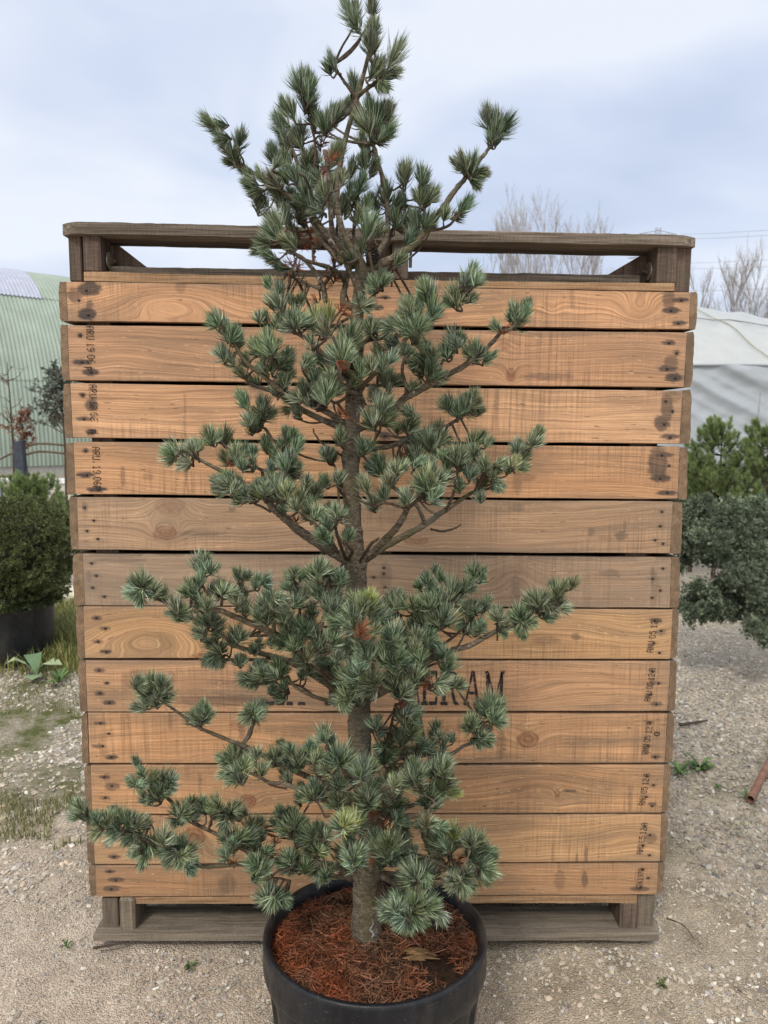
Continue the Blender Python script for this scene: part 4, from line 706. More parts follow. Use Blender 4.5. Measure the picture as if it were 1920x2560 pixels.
      'F': '''950,115,88,160 910,150,130,110 990,130,55,110 1310,110,95,155 1260,160,160,110 1355,90,55,120 1160,410,102,195 1110,450,160,120 1210,420,60,140 1200,540,112,180 1150,560,160,120 1250,500,60,130 1165,590,195,110 1330,390,90,110 1440,420,112,150 1480,400,60,110 1370,510,80,140 1290,440,100,110 1600,430,92,200 1560,370,110,120 1545,565,120,110 500,460,108,115 535,520,112,115 480,590,150,115 540,600,10,80 620,560,82,140 690,560,70,140 740,580,60,140
620,670,122,170 660,640,80,150 690,640,50,130 610,710,230,110 850,760,82,155 880,790,60,120 780,800,112,160 830,850,240,100 790,770,120,120 960,770,112,120 1040,740,85,140 1010,780,100,100 1100,800,92,120 1180,770,55,140 1210,790,30,110 1090,860,240,90 110,760,125,130 100,800,165,100 160,820,110,120 200,840,100,110 240,850,100,120 290,850,98,130 340,840,95,140 370,830,100,160 420,840,85,150 460,860,75,150 510,870,60,150 550,890,50,140 340,970,205,130
420,970,225,140 470,970,250,130 260,900,200,90 530,1040,205,150 510,1080,180,110 560,1110,250,140 600,1010,110,160 690,960,82,160 720,990,50,130 660,1040,100,110 800,1050,100,200 860,1070,30,180 760,1060,140,150 740,1120,215,140 820,1130,250,130 680,1080,180,110 880,1130,-20,120 1095,1090,125,125 1130,1060,80,90 1160,960,112,200 1110,990,150,120 1220,970,55,150 1250,1000,20,110 1285,880,92,140 1350,880,75,140 1360,980,80,120 1300,960,120,110 1370,1080,60,110 1320,1040,100,110 1490,800,98,125 1450,870,140,110
1560,870,80,190 1520,900,120,130 1620,890,50,140 1340,1170,105,200 1290,1160,155,130 1400,1190,50,140 1330,1240,240,110 1410,1360,95,175 1360,1400,170,120 1460,1380,40,130 1430,1440,250,100 1510,1390,70,130 1530,1430,-40,100 1540,1120,110,140 1600,1120,80,160 1640,960,100,140 1630,680,110,110 1590,1190,200,110 1270,400,120,110''',
      'G': '''300,250,102,125 350,300,68,105 880,120,92,160 840,140,130,110 930,110,48,130 680,170,85,120 650,200,110,110 700,240,160,110 920,220,72,160 870,240,110,130 800,250,110,130 850,290,70,140 1080,230,92,155 1060,290,110,110 1130,340,70,120 1320,175,95,150 1290,210,130,100 1360,190,60,110 1430,90,100,190 1470,60,75,150 1500,140,55,150 1530,170,20,110 1440,40,100,130 1420,290,0,125 1450,300,-20,100 1400,270,60,80
740,340,92,170 690,380,120,120 700,430,112,160 790,390,60,140 980,330,82,170 1030,350,60,130 930,370,110,130 870,390,100,130 400,400,96,215 340,450,125,160 460,430,60,170 240,460,112,180 290,500,80,140 120,440,100,190 70,470,130,130 50,370,120,110 220,350,90,110 180,390,110,110 570,490,92,195 530,530,120,140 620,490,60,150 400,580,112,160 350,610,140,130 440,600,60,130 380,660,130,140 230,650,100,190 180,680,140,140 280,660,60,140 400,710,100,195 340,730,130,150 460,720,60,150
790,550,92,230y 740,590,120,160 840,600,60,170 770,660,100,160 930,500,96,180 900,560,110,150 970,540,60,150 1080,450,82,205 1040,490,110,150 1140,470,50,150 1110,530,80,160y 1160,600,60,170 1110,600,80,180y 1060,650,100,180 1040,690,82,190 990,720,110,150 1090,690,40,140 960,620,110,150 1200,660,-10,120y 590,700,112,195 550,740,140,140 630,720,60,150 640,620,82,140 770,770,82,160 820,740,60,140 730,780,110,130 450,880,112,205y 400,900,140,150 500,860,80,170y 540,860,55,160 480,930,100,130 1010,860,85,140 1050,880,0,115 980,890,150,100 1010,900,-90,100
860,880,80,120 870,970,-45,130 820,940,-80,100 300,930,102,140 330,960,60,100 210,940,112,170 180,980,140,130 250,1030,92,180 300,1050,50,140 130,970,110,130 80,890,92,190 30,900,120,140 20,810,95,120 480,1040,102,200 430,1080,130,150 540,1070,60,170 500,1140,100,150 560,1120,50,120 740,1020,96,205 700,1060,120,150 800,1010,60,160 780,1100,80,160 720,1110,110,120 60,1120,112,130 130,1150,100,160 180,1170,80,130 220,1190,150,130 300,1190,110,140 350,1200,60,130 270,1230,250,100 870,1100,108,160 910,1080,90,120 900,1220,130,180 860,1270,160,140
960,1180,92,200 1000,1200,70,160 1080,1160,68,200 1050,1200,90,160 920,1280,200,120 1000,1270,-80,120 1090,990,106,200 1060,1020,120,160 1200,950,92,210y 1150,1000,100,180 1240,980,70,160 1150,1070,110,140 1340,960,82,140 1310,1000,100,140 1380,1010,62,200 1340,1060,70,170 1420,1070,25,160 1430,1150,30,140 1460,1210,-15,140 1400,1200,-50,120 1350,1140,80,140 1230,1240,112,160 1270,1280,0,130 1200,1290,180,120 1290,1230,50,130 1240,1320,-80,110 760,1430,130,160 720,1450,150,130 860,1400,100,200 820,1420,115,160 930,1430,82,220y 980,1420,60,180
860,1510,130,170 900,1560,-80,150 840,1560,200,130 950,1540,-50,140 1060,1460,15,140 1050,1400,65,120 1080,1490,-30,110 990,1490,0,140 740,1500,180,120 900,1480,90,190 660,960,80,140 650,1040,100,120 830,840,60,120'''}
DEAD = {'A': '640,680,85,110 665,660,70,100 1355,830,90,90 590,1130,80,90 520,1330,100,110 540,1290,60,90 930,690,30,70 655,860,-80,80 1045,1045,90,60 600,1470,130,60 690,770,80,70 700,1290,90,90 480,1280,110,80 720,1360,60,80', 'B': '1310,680,-20,80 1090,740,95,90 535,1365,60,70 1310,1020,60,70 1320,290,60,90 1340,330,40,80', 'C': '1100,430,100,90 470,1510,110,90 1010,1440,90,60 400,1310,60,60', 'D': '1270,270,90,60 300,1410,60,70', 'E': '120,1040,90,150 140,1010,60,110 810,1370,50,110 830,1400,10,90 590,1390,-80,110 560,1410,200,60 400,1560,60,80 1420,820,90,50', 'F': '1170,1130,90,90 1445,1030,95,130 1440,1080,80,90 1460,990,85,90', 'G': '1240,1120,70,150 1210,1160,70,100 640,800,200,80 620,1120,-20,80 1240,1370,-80,110 540,730,150,80 720,880,80,60 1340,290,90,60'}
branches = []
tk = np.array([(x, y) for x, y, r in TR]); 
def trunk_x(y): return np.interp(y, tk[:, 1][::-1], tk[:, 0][::-1])
for bi, (z, pts, r0_, r1_, dz) in enumerate(BR_):
    q = np.array([zp(z, *map(float, a.split(','))) for a in pts.split()]); k = len(q)
    seg = np.concatenate([[0], np.cumsum(np.hypot(*np.diff(q, axis=0).T))]); seg /= seg[-1]
    on_trunk = abs(q[0][0]-trunk_x(q[0][1])) < 26
    if on_trunk: Y0 = YT; 
    else:
        best = (1e9, YT)
        for b in branches:
            d = np.hypot(*(b['px']-q[0]).T); j = d.argmin()
            if d[j] < best[0]: best = (d[j], b['p3'][j][1])
        Y0 = best[1]
    Ye = YT+dz*1.15 if on_trunk else Y0*.35+(YT+dz*1.15)*.65
    Ys = Y0+(Ye-Y0)*np.sin(seg*1.57)**.9
    p3 = spline(np.array([P(a, b, y) for (a, b), y in zip(q, Ys)]), max(10, k*6))
    p3 += np.cumsum(rng.normal(0, .0007, p3.shape), 0)*np.linspace(0, 1, len(p3))[:, None]
    rr = np.linspace(r0_, r1_, len(p3))/1000*.92*(1+rng.normal(0, .06, len(p3)))
    mb = MB(); tube(mb, p3, rr, 9)
    branches.append(dict(px=proj(p3), p3=p3, r=rr, mb=mb, nd=MB(), dd=MB(), n=0))
allpx = np.concatenate([b['px'] for b in branches]); allp3 = np.concatenate([b['p3'] for b in branches]); allb = np.concatenate([np.full(len(b['px']), i) for i, b in enumerate(branches)])
def norm(a): return a/(np.linalg.norm(a, axis=-1, keepdims=True)+1e-9)
def tuft(mb, base, ax, Lt, nl=.040, dens=1.0, kind='n', width=.0014, cone=64):
    dark = cone < 50
    if kind in 'ny': nl = nl*rng.uniform(.82, 1.14); cone = cone+rng.normal(0, 8); dens = dens*rng.uniform(.7, 1.15)
    la = max(.30*Lt, Lt-nl*.85); nf = int((27+la*480)*dens)
    t = rng.uniform(0, 1, nf)**.75; phi = R(cone)*(1-t)+R(cone*.27)*t+rng.normal(0, .13, nf); az = np.arange(nf)*2.399+rng.uniform(0, 6)
    a = np.array([0, 0, 1.]) if abs(ax[2]) < .9 else np.array([1., 0, 0]); e1 = norm(np.cross(ax, a)); e2 = np.cross(ax, e1)
    p0 = base+ax*(t*la)[:, None]; k = 5
    phi = np.repeat(phi, k)+rng.normal(0, .10, nf*k); az = np.repeat(az, k)+rng.normal(0, .16, nf*k)/np.maximum(np.sin(phi), .3)
    p0 = np.repeat(p0, k, 0)+rng.normal(0, .0005, (nf*k, 3)); M_ = nf*k
    rad_ = np.cos(az)[:, None]*e1+np.sin(az)[:, None]*e2
    d = ax*np.cos(phi)[:, None]+rad_*np.sin(phi)[:, None]
    ln = nl*rng.uniform(.72, 1.12, M_)*(1.0 if kind != 'd' else .8)
    cv = rng.uniform(.1, .6, M_)
    if kind == 'd': d = norm(d+np.array([0, 0, -.4])); cv = cv*.5
    d2 = norm(d+ax*cv[:, None]+rng.normal(0, .05, (M_, 3)))
    p1 = p0+d*(ln*.5)[:, None]; p2 = p1+d2*(ln*.5)[:, None]
    wv = norm(np.cross(d, rng.normal(0, 1, (M_, 3))))*width*.5
    V = np.stack([p0-wv*.8, p0+wv*.8, p1+wv, p1-wv, p2], 1).reshape(-1, 3)
    o = np.arange(M_)[:, None]*5; F = [o+np.array([[0, 1, 2, 3]]), o+np.array([[3, 2, 4]])]
    s_ = rng.uniform(0, 1, (M_, 1))
    if kind == 'd': c_ = np.array([.30, .085, .035])*(1-s_)+np.array([.15, .05, .025])*s_; c2 = c_
    elif kind == 'g':   # bright green background pines
        c_ = np.array([.32, .39, .15])*(1-s_)+np.array([.09, .145, .06])*s_; c2 = c_*1.3
    else:
        tone = (.84 if dark else 1.2)*rng.uniform(.78, 1.25)*np.array([1+rng.normal(0, .07), 1, 1+rng.normal(0, .07)])  # upper tufts coloured darker to paint in their silhouette against the sky
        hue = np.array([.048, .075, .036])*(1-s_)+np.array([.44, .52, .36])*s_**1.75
        if kind == 'y': ym = (rng.uniform(0, 1, (M_, 1)) < .5); hue = np.where(ym, np.array([.42, .46, .17])*rng.uniform(.6, 1, (M_, 1)), hue)
        else:
            ym = (rng.uniform(0, 1, (M_, 1)) < .07); hue = np.where(ym, np.array([.2, .24, .09]), hue)
        c_ = hue*tone; c2 = c_*1.3+.015
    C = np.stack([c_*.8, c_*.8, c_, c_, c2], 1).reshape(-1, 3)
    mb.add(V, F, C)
def add_tuft(px, py, ang, ln, kind, cz, Yo=None, att=None):
    d = np.hypot(allpx[:, 0]-px, allpx[:, 1]-py); j = d.argmin(); Y = allp3[j][1]
    near = abs(px-trunk_x(py)) < 42 and py > 700
    if Yo is None:
        Y = Y+rng.normal(0, .022)-.012*cz
        if near: Y = min(Y, YT-.07)-rng.uniform(0, .05)
        if cz < .2 and py > 200 and abs(px-trunk_x(py)) < 30 and rng.uniform() < .75: Y = max(Y, YT+.035)
    else: Y = Y+Yo
    c3 = P(px, py, Y); s_ = ((c3-CAM)@fw)/FPX; a = R(ang)
    tow = norm(CAM-c3); d3 = norm(np.cos(a)*RT+np.sin(a)*UP+tow*cz*rng.uniform(.5, 1.3)); Lt = ln*s_*(1.10 if cz < .2 else 1.12)
    base = c3-d3*Lt*.50
    if Yo is None and kind != 'd' and rng.uniform() < (.62 if cz < .2 else .68): add_tuft(px+rng.normal(0, 13), py+rng.normal(0, 10)+4, ang+rng.normal(0, 30), ln*rng.uniform(.65, .85), kind, cz, rng.normal(0, .03), base)
    dd = np.linalg.norm(allp3-base, axis=1); j = dd.argmin(); b = branches[allb[j]]
    if kind == 'd': tuft(b['dd'], base, d3, Lt, nl=.030, dens=.28, kind='d', width=.0011)
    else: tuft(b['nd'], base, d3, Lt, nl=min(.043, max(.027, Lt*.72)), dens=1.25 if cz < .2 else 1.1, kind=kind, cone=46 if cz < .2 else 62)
    q0 = allp3[j] if att is None else att; dj = np.linalg.norm(q0-base)
    mid = (q0+base)/2+np.array([0, 0, -.08])*min(.12, dj)+rng.normal(0, .003, 3)
    tube(b['mb'], spline([q0, mid, base, base+d3*Lt*.35], 9), np.linspace(.0018+min(.0016, dj*.012), .0012, 9), 5)
    b['n'] += 1
    # bare lower part of the shoot still has a few thin needles
for z, s in TF.items():
    o = ZN[z]; CZ = {'A': .12, 'B': .3, 'C': .3, 'D': .5, 'E': .5, 'F': .5, 'G': .6}[z]
    for t in s.split():
        kind = 'n'
        if t[-1] == 'y': kind = 'y'; t = t[:-1]
        x, y, a, l_ = map(float, t.split(',')); px, py = zp(z, x, y)
        add_tuft(px, py, a, l_/o[2]*(1.02 if z != 'A' else 1.0), kind, CZ)
        if z != 'A' and abs(px-trunk_x(py)) < 230 and rng.uniform() < .28: add_tuft(px+rng.normal(0, 6), py+rng.normal(0, 6), a, l_/o[2]*.9, kind, .0, rng.uniform(.08, .24))
        if z == 'A' and 480 < y < 1300 and 380 < x < 1200 and rng.uniform() < .35: add_tuft(px+rng.normal(0, 8), py+rng.normal(0, 8), a, l_/o[2]*.9, kind, 0, rng.uniform(.06, .2))
for z, s in DEAD.items():
    for t in s.split():
        x, y, a, l_ = map(float, t.split(',')); px, py = zp(z, x, y); add_tuft(px, py, a, l_/ZN[z][2], 'd', .3)
# dead inner twigs of the dark bundle under the top tier
for j in range(70):
    x, y = rng.uniform(430, 780), rng.uniform(1150, 1440); px, py = zp('A', x, y); d = np.hypot(allpx[:, 0]-px, allpx[:, 1]-py); jj = d.argmin(); b = branches[allb[jj]]; q0 = allp3[jj]
    e = P(px, py, q0[1]+rng.normal(0, .05)); tube(b['mb'], spline([q0, (q0+e)/2+rng.normal(0, .005, 3), e], 7), np.linspace(.0018, .0008, 7), 4)
    if rng.uniform() < .3: tuft(b['dd'], e, norm(rng.normal(0, 1, 3)), .03, nl=.022, dens=.12, kind='d', width=.001)
for b in branches:
    o = tpart(b['mb'], 'branch', TWIG if b['r'][0] < .004 else BARK, smooth=True)
    if b['nd'].n: b['nd'].obj('needles', NEEDLE, o, color=True)
    if b['dd'].n: b['dd'].obj('dead_needles', LITTER, o, color=True)
def cone(px, py, Y, s=.017, ax=(0.2, -.3, -1)):
    mb = MB(); c0 = P(px, py, Y); ax = norm(np.array(ax, float)); e1 = norm(np.cross(ax, [0, 1, .1])); e2 = np.cross(ax, e1); v, f = ico()
    for i in range(70):
        t = i/70; a = i*2.399; r_ = s*math.sin(math.pi*(t*.85+.12))**.7
        c_ = c0+ax*(t-.5)*s*3+(math.cos(a)*e1+math.sin(a)*e2)*r_
        B = np.stack([math.cos(a)*e1+math.sin(a)*e2, -math.sin(a)*e1+math.cos(a)*e2, ax])
        mb.add((v*np.array([.35, .35, .12])*s)@B+c_, f)
    tpart(mb, 'cone', simple('cone_scale_%d' % px, (.035, .028, .024), .7, .3, 200))
cone(797, 995, YT-.06); cone(861, 914, YT-.08); cone(931, 640, YT-.01, .011)

# ------------------------------------------------------------------ plant pot
RR = .2365
pot = thing('plant_pot', 'large black plastic nursery pot full of rusty fallen needles, holding the tall pine', 'plant pot', loc=(POT[0], POT[1], 0))
TILT = Matrix.Rotation(R(-4.0), 3, 'X')
TM = np.array(TILT)
def ptf(V): return (V*np.array([1, .955, 1]))@TM.T
def pl(mb, prof, **k):
    lathe(mb, [(r, z-POT[2]) for r, z in prof], (0, 0, POT[2]), tf=ptf, **k)
mb = MB(); H = POT[2]
pr = [(RR*.915, H-.075), (RR*.925, H-.03), (RR*.935, H-.006), (RR*.955, H-.001), (RR*.985, H), (RR*.999, H-.003), (RR*1.004, H-.010), (RR*1.0, H-.018), (RR*1.003, H-.045), (RR*.998, H-.066), (RR*.99, H-.072), (RR*.965, H-.075)]
pl(mb, pr, n=160); o = mb.obj('rim', PLASTIC, pot, smooth=True)
# fluted body
n = 240; mb = MB(); zz_ = np.concatenate([[H-.068, H-.078, H-.088], np.linspace(H-.1, .03, 26), [.012, .012]]); V = []
for i, z in enumerate(zz_):
    th = np.arange(n)*2*np.pi/n; r_ = RR*(.962-.17*(H-.07-z)/(H-.07)); fl = np.clip((H-.095-z)/.02, 0, 1)*np.clip((z-.03)/.02, 0, 1)
    w_ = np.clip((np.cos(th*14+.6)-.25)*3.2, 0, 1); r2 = r_-.0065*w_*fl; r2 = r2*(0 if i == len(zz_)-1 else 1)+(0.001 if i == len(zz_)-1 else 0)
    V.append(np.stack([r2*np.cos(th), r2*np.sin(th), np.full(n, z-H)], -1))
V = ptf(np.concatenate(V)); V[:, 2] += H
i = np.arange(len(zz_)-1)[:, None]*n+np.arange(n); i2 = np.arange(len(zz_)-1)[:, None]*n+(np.arange(n)+1) % n
mb.add(V, np.stack([i2, i, i+n, i2+n], -1).reshape(-1, 4)); mb.obj('body', PLASTIC, pot, smooth=True)
def soil_z(x, y): return H-.036+.018*np.exp(-(((x+.02)**2+(y-.02)**2)/.012))+(fbm(x*22+5, y*22+5, 12)-.47)*.022
k = 90; rr_ = np.linspace(0, 1, 40); th = np.arange(k)*2*np.pi/k; X = (rr_[:, None]*np.cos(th))*RR*.93; Yv = (rr_[:, None]*np.sin(th))*RR*.93*.955
Zs = soil_z(X, Yv)-H; V = np.stack([X, Yv, Zs], -1).reshape(-1, 3)@TM.T; V[:, 2] += H
i = np.arange(39)[:, None]*k+np.arange(k); i2 = np.arange(39)[:, None]*k+(np.arange(k)+1) % k; mb = MB(); mb.add(V, np.stack([i, i+k, i2+k, i2], -1).reshape(-1, 4)); mb.obj('soil', SOIL, pot, smooth=True)
mb = MB(); K = 10500; a = rng.uniform(0, 6.283, K); r_ = np.sqrt(rng.uniform(0, 1, K))*RR*.915; x = r_*np.cos(a); y = r_*np.sin(a)*.955
den = fbm(x*16+3, y*16+3, 33)+np.clip(-x*1.2, -.1, .2)-.12*np.exp(-((x-.13)**2+(y+.02)**2)/.006)-.2*np.exp(-((x+.1)**2+(y+.17)**2)/.002); kp = den > .36+rng.uniform(-.1, .1, K); x, y = x[kp], y[kp]; K = len(x)
z = soil_z(x, y)-H+rng.uniform(.0, .009, K); ha = rng.uniform(0, 6.283, K); l_ = rng.uniform(.018, .042, K); el = rng.normal(0.08, .16, K)
d = np.stack([np.cos(ha)*np.cos(el), np.sin(ha)*np.cos(el), np.sin(el)], -1); p0 = np.stack([x, y, z], -1)-d*(l_/2)[:, None]; side = np.stack([-np.sin(ha), np.cos(ha), 0*ha], -1)
p1 = p0+d*(l_*.5)[:, None]+side*(rng.normal(0, .0022, K))[:, None]; p2 = p0+d*l_[:, None]; wv = norm(side+np.array([0, 0, .6])*rng.normal(0, 1, (K, 1)))*.00085
V = np.stack([p0-wv, p0+wv, p1+wv, p1-wv, p2-wv*.4, p2+wv*.4], 1).reshape(-1, 3); lim = np.hypot(V[:, 0], V[:, 1]/.955); f_ = np.minimum(1, RR*.925/np.maximum(lim, 1e-6)); V[:, 0] *= f_; V[:, 1] *= f_
V = V@TM.T; V[:, 2] += H
red = np.clip(.42-x*2.2+(fbm(x*14, y*14, 44)-.45)*2.2, 0, 1)[:, None]; s_ = rng.uniform(0, 1, (K, 1))
c_ = (np.array([.34, .10, .042])*(.22+1.0*s_**1.5))*red+(np.array([.25, .135, .08])*(.15+1.0*s_**1.6))*(1-red)
o = np.arange(K)[:, None]*6; mb.add(V, [o+np.array([[0, 1, 2, 3]]), o+np.array([[3, 2, 5, 4]])], np.repeat(c_, 6, 0))
lit = mb.obj('fallen_needles', LITTER, pot, color=True); lit['kind'] = 'stuff'
q = G(1052, 2388, H-.02)-np.array([POT[0], POT[1], 0]); mb = MB()
for i in range(9):
    w_ = (i-4)*.0036; l_ = .036-.0035*abs(i-4)+rng.normal(0, .005); x0_ = rng.normal(0, .004); z_ = .006-.0012*abs(i-4)+rng.uniform(0, .002)
    sp = spline([q+np.array([x0_-l_, w_*1.2+.004, z_-.003]), q+np.array([x0_, w_, z_]), q+np.array([x0_+l_, w_*.7-.004, z_-.003])], 8); tube(mb, sp, np.array([.0008, .002, .0026, .003, .003, .0026, .0018, .0006])*rng.uniform(.8, 1.2), 5)
M = Mt('rotten_wood', .85, .2); a = M.noise(M.vec((40, 260, 200), rot=(0, 0, .1)), 1, 3, .6); M.color(M.ramp(a, [(.3, (.05, .028, .013)), (.5, (.19, .11, .05)), (.7, (.34, .22, .11))])); M.bump(a, .004, 1)
o = mb.obj('bark_chip', M.m, None); o.location = (POT[0], POT[1], 0); tag(o, 'pale splintered bark chip lying on the needles near the front of the big pot', 'bark chip')

# ------------------------------------------------------------------ background, left
# corrugated barrel-roofed hangar
HANG = simple('green_painted_sheet', (.27, .325, .275), .55, .3, 1.2, .12); CLEAR = simple('milky_roof_panel', (.36, .38, .47), .4, .5, 3, .12)
hd = np.array([.800, .600, 0]); hp = CAM+ray(80, 1000)*(20/ray(80, 1000)[1]); hp[2] = 0; hn = np.array([-.600, .800, 0])
hang = thing('hangar', 'pale green corrugated metal hangar with a curved roof behind the low wall', 'building', loc=tuple(hp))
def hprof(s):   # height and inward offset along the sheet: nearly upright side curving into the roof
    Rr = 6.3; a = s/Rr
    return np.where(a < 1.57+.9, .3+Rr*np.sin(np.minimum(a, 2.4)), 0), Rr*(1-np.cos(a))
def hsheet(u0, u1, s0, s1, name, mat, off=0, par=None, ns=10):
    nu = int((u1-u0)/.11*8); u = np.linspace(u0, u1, nu); s = np.linspace(s0, s1, ns); U, S = np.meshgrid(u, s); z, y = hprof(S)
    bow = .018*np.sin(U/.11*2*np.pi)+off; Rr = 6.3; nx_ = -np.cos(S/Rr); nz_ = np.sin(S/Rr)
    y = y+nx_*bow; z = z+nz_*bow
    V = hd*U[..., None]+hn*y[..., None]; V[..., 2] = z; mb = MB(); i = np.arange(ns-1)[:, None]*nu+np.arange(nu-1)
    mb.add(V.reshape(-1, 3), np.stack([i, i+1, i+nu+1, i+nu], -1).reshape(-1, 4)); return mb.obj(name, mat, par or hang, smooth=True)
hsheet(-5, 11, 0, 2.5, 'wall_sheet', HANG); hsheet(-5, 11, 2.44, 5.8, 'wall_sheet', HANG, .016)
hsheet(-5, 11, 5.7, 14, 'roof_sheet', HANG, .03, ns=26)
def at_u(px): # u along the hangar for a pixel column
    d = ray(px, 760)[:2]; A = np.array([[d[0], -hd[0]], [d[1], -hd[1]]]); return np.linalg.solve(A, (hp+hn*2.6)[:2]-CAM[:2])[1]
hsheet(-2.4, at_u(100), 5.66, 10, 'clear_roof_panel', CLEAR, .05, ns=18)
mb = MB(); V = []
for u_ in (-5, 11):
    s = np.linspace(0, 19.7, 30); z = 6.3*np.sin(s/6.3)+.3; y = 6.3*(1-np.cos(s/6.3))
    V = [hd*u_+hn*b+np.array([0, 0, max(0, a)]) for a, b in zip(z, y)]; mb.add(V, np.arange(30)[None])
mb.obj('end_wall', HANG, hang)
mb = MB(); q0 = hd*-5+hn*.05; q1 = hd*11+hn*.05; q2 = hd*11+hn*.25; q3 = hd*-5+hn*.25; hexa(mb, [q0, q1, q2, q3]+[a+np.array([0, 0, .32]) for a in (q0, q1, q2, q3)]); mb.obj('plinth', simple('concrete', (.35, .34, .32), .9), hang)
def wall_pt(px, y): d = ray(px, 1200); return CAM+d*((y-CAM[1])/d[1])
wl = thing('low_wall', 'low cream rendered wall with a white coping in front of the green hangar', 'wall', loc=tuple(G(80, 1268)))
W0 = Vector(wl.location); yw = W0.y; xa = wall_pt(6, yw)[0]-W0.x; xb = xa+7.5; ztop = P(80, 1201, yw)[2]
mb = MB(); box(mb, xa, xb, 0, .22, 0, ztop-.05); mb.obj('wall', simple('render_cream', (.56, .53, .47), .9, .2, 4, .15), wl)
mb = MB(); box(mb, xa-3, xb+.05, -.03, .25, ztop-.048, ztop+.02); mb.obj('coping', simple('white_coping', (.72, .72, .72), .7), wl)
mb = MB(); box(mb, xa-.25, xa-.02, -.05, .2, 0, ztop-.05); box(mb, xa-3, xa-.27, 0, .2, 0, ztop-.05); mb.obj('pier', simple('grey_pier', (.2, .24, .25), .9), wl)

def crown_leaves(mb, pts, nrm, n, size, c0, c1, asp=3.2, per=6, spread=.9):
    k = len(pts); K = k*per; p = np.repeat(pts, per, 0); b = np.repeat(nrm, per, 0)
    d = norm(b+rng.normal(0, spread, (K, 3))); l_ = size*rng.uniform(.6, 1.3, (K, 1)); w_ = norm(np.cross(d, rng.normal(0, 1, (K, 3))))*l_/asp/2
    V = np.stack([p, p+d*l_*.45+w_, p+d*l_, p+d*l_*.45-w_], 1).reshape(-1, 3)
    t = np.repeat(rng.uniform(0, 1, (k, 1)), per, 0)*.6+rng.uniform(0, 1, (K, 1))*.4; c = np.array(c0)*(1-t)+np.array(c1)*t
    mb.add(V, np.arange(K)[:, None]*4+np.array([[0, 1, 2, 3]]), np.repeat(c, 4, 0))
# round clipped yew in a black pot
yc = G(36, 1640); YW = yc[1]; rimY = YW
yew = thing('yew_bush', 'dense dark green round yew growing in the black pot at the left edge', 'shrub', loc=(yc[0], YW, .36))
cx = P(22, 1388, YW); s_ = ((cx-CAM)@fw)/FPX; cen_ = np.array([cx[0], YW, cx[2]]); ax3 = np.array([158*s_, 158*s_, 142*s_])
k = 5200; d = norm(rng.normal(0, 1, (k, 3))); az_ = np.arctan2(d[:, 1], d[:, 0]); rr = 1-.24*rng.uniform(0, 1, k)**1.5+.09*np.sin(az_*5+d[:, 2]*7)+.07*np.sin(az_*9-d[:, 2]*11)
pts = cen_+d*rr[:, None]*ax3; kp = pts[:, 2] > .34; pts, d = pts[kp], d[kp]
mb = MB(); crown_leaves(mb, pts, d*.8+np.array([0, 0, .25]), 0, .023, (.035, .052, .018), (.19, .21, .08), 4.6, 18, .8)
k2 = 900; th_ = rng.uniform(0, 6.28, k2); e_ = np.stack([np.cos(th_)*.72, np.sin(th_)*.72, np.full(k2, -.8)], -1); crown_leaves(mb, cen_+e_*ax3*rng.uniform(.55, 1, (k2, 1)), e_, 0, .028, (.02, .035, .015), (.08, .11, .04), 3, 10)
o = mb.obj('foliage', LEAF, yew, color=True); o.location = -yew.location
mb = MB(); v, f = ico(); mb.add(v*ax3*.78+cen_, f); o = mb.obj('inner_core', simple('dark_core', (.02, .022, .012), .95), yew); o.location = -yew.location  # solid dark core filling the middle of the bush
mb = MB(); tube(mb, [(yc[0], YW, .25), (yc[0]+.02, YW, .7)], [.03, .02], 8); o = mb.obj('trunk', TWIG, yew); o.location = -yew.location
yp = thing('plant_pot', 'scuffed black pot standing in the long grass at the left edge under the yew', 'plant pot', loc=(yc[0], YW, 0))
pr_ = (P(131, 1500, YW)[0]-yc[0]); zr = P(60, 1500, YW-.25)[2]
mb = MB(); lathe(mb, [(pr_*.86, .0), (pr_*.93, .15), (pr_*.97, zr-.08)], (0, 0, 0), 48); mb.obj('body', PLASTIC, yp, smooth=True)
mb = MB(); lathe(mb, [(pr_*.96, zr-.085), (pr_*1.0, zr-.08), (pr_*1.01, zr-.02), (pr_*1.02, zr-.005), (pr_*1.0, zr), (pr_*.96, zr-.005), (pr_*.9, zr-.03)], (0, 0, 0), 48); mb.obj('rim', PLASTIC, yp, smooth=True)
mb = MB(); lathe(mb, [(.001, zr-.03), (pr_*.91, zr-.035)], (0, 0, 0), 40); mb.obj('soil', SOIL, yp)
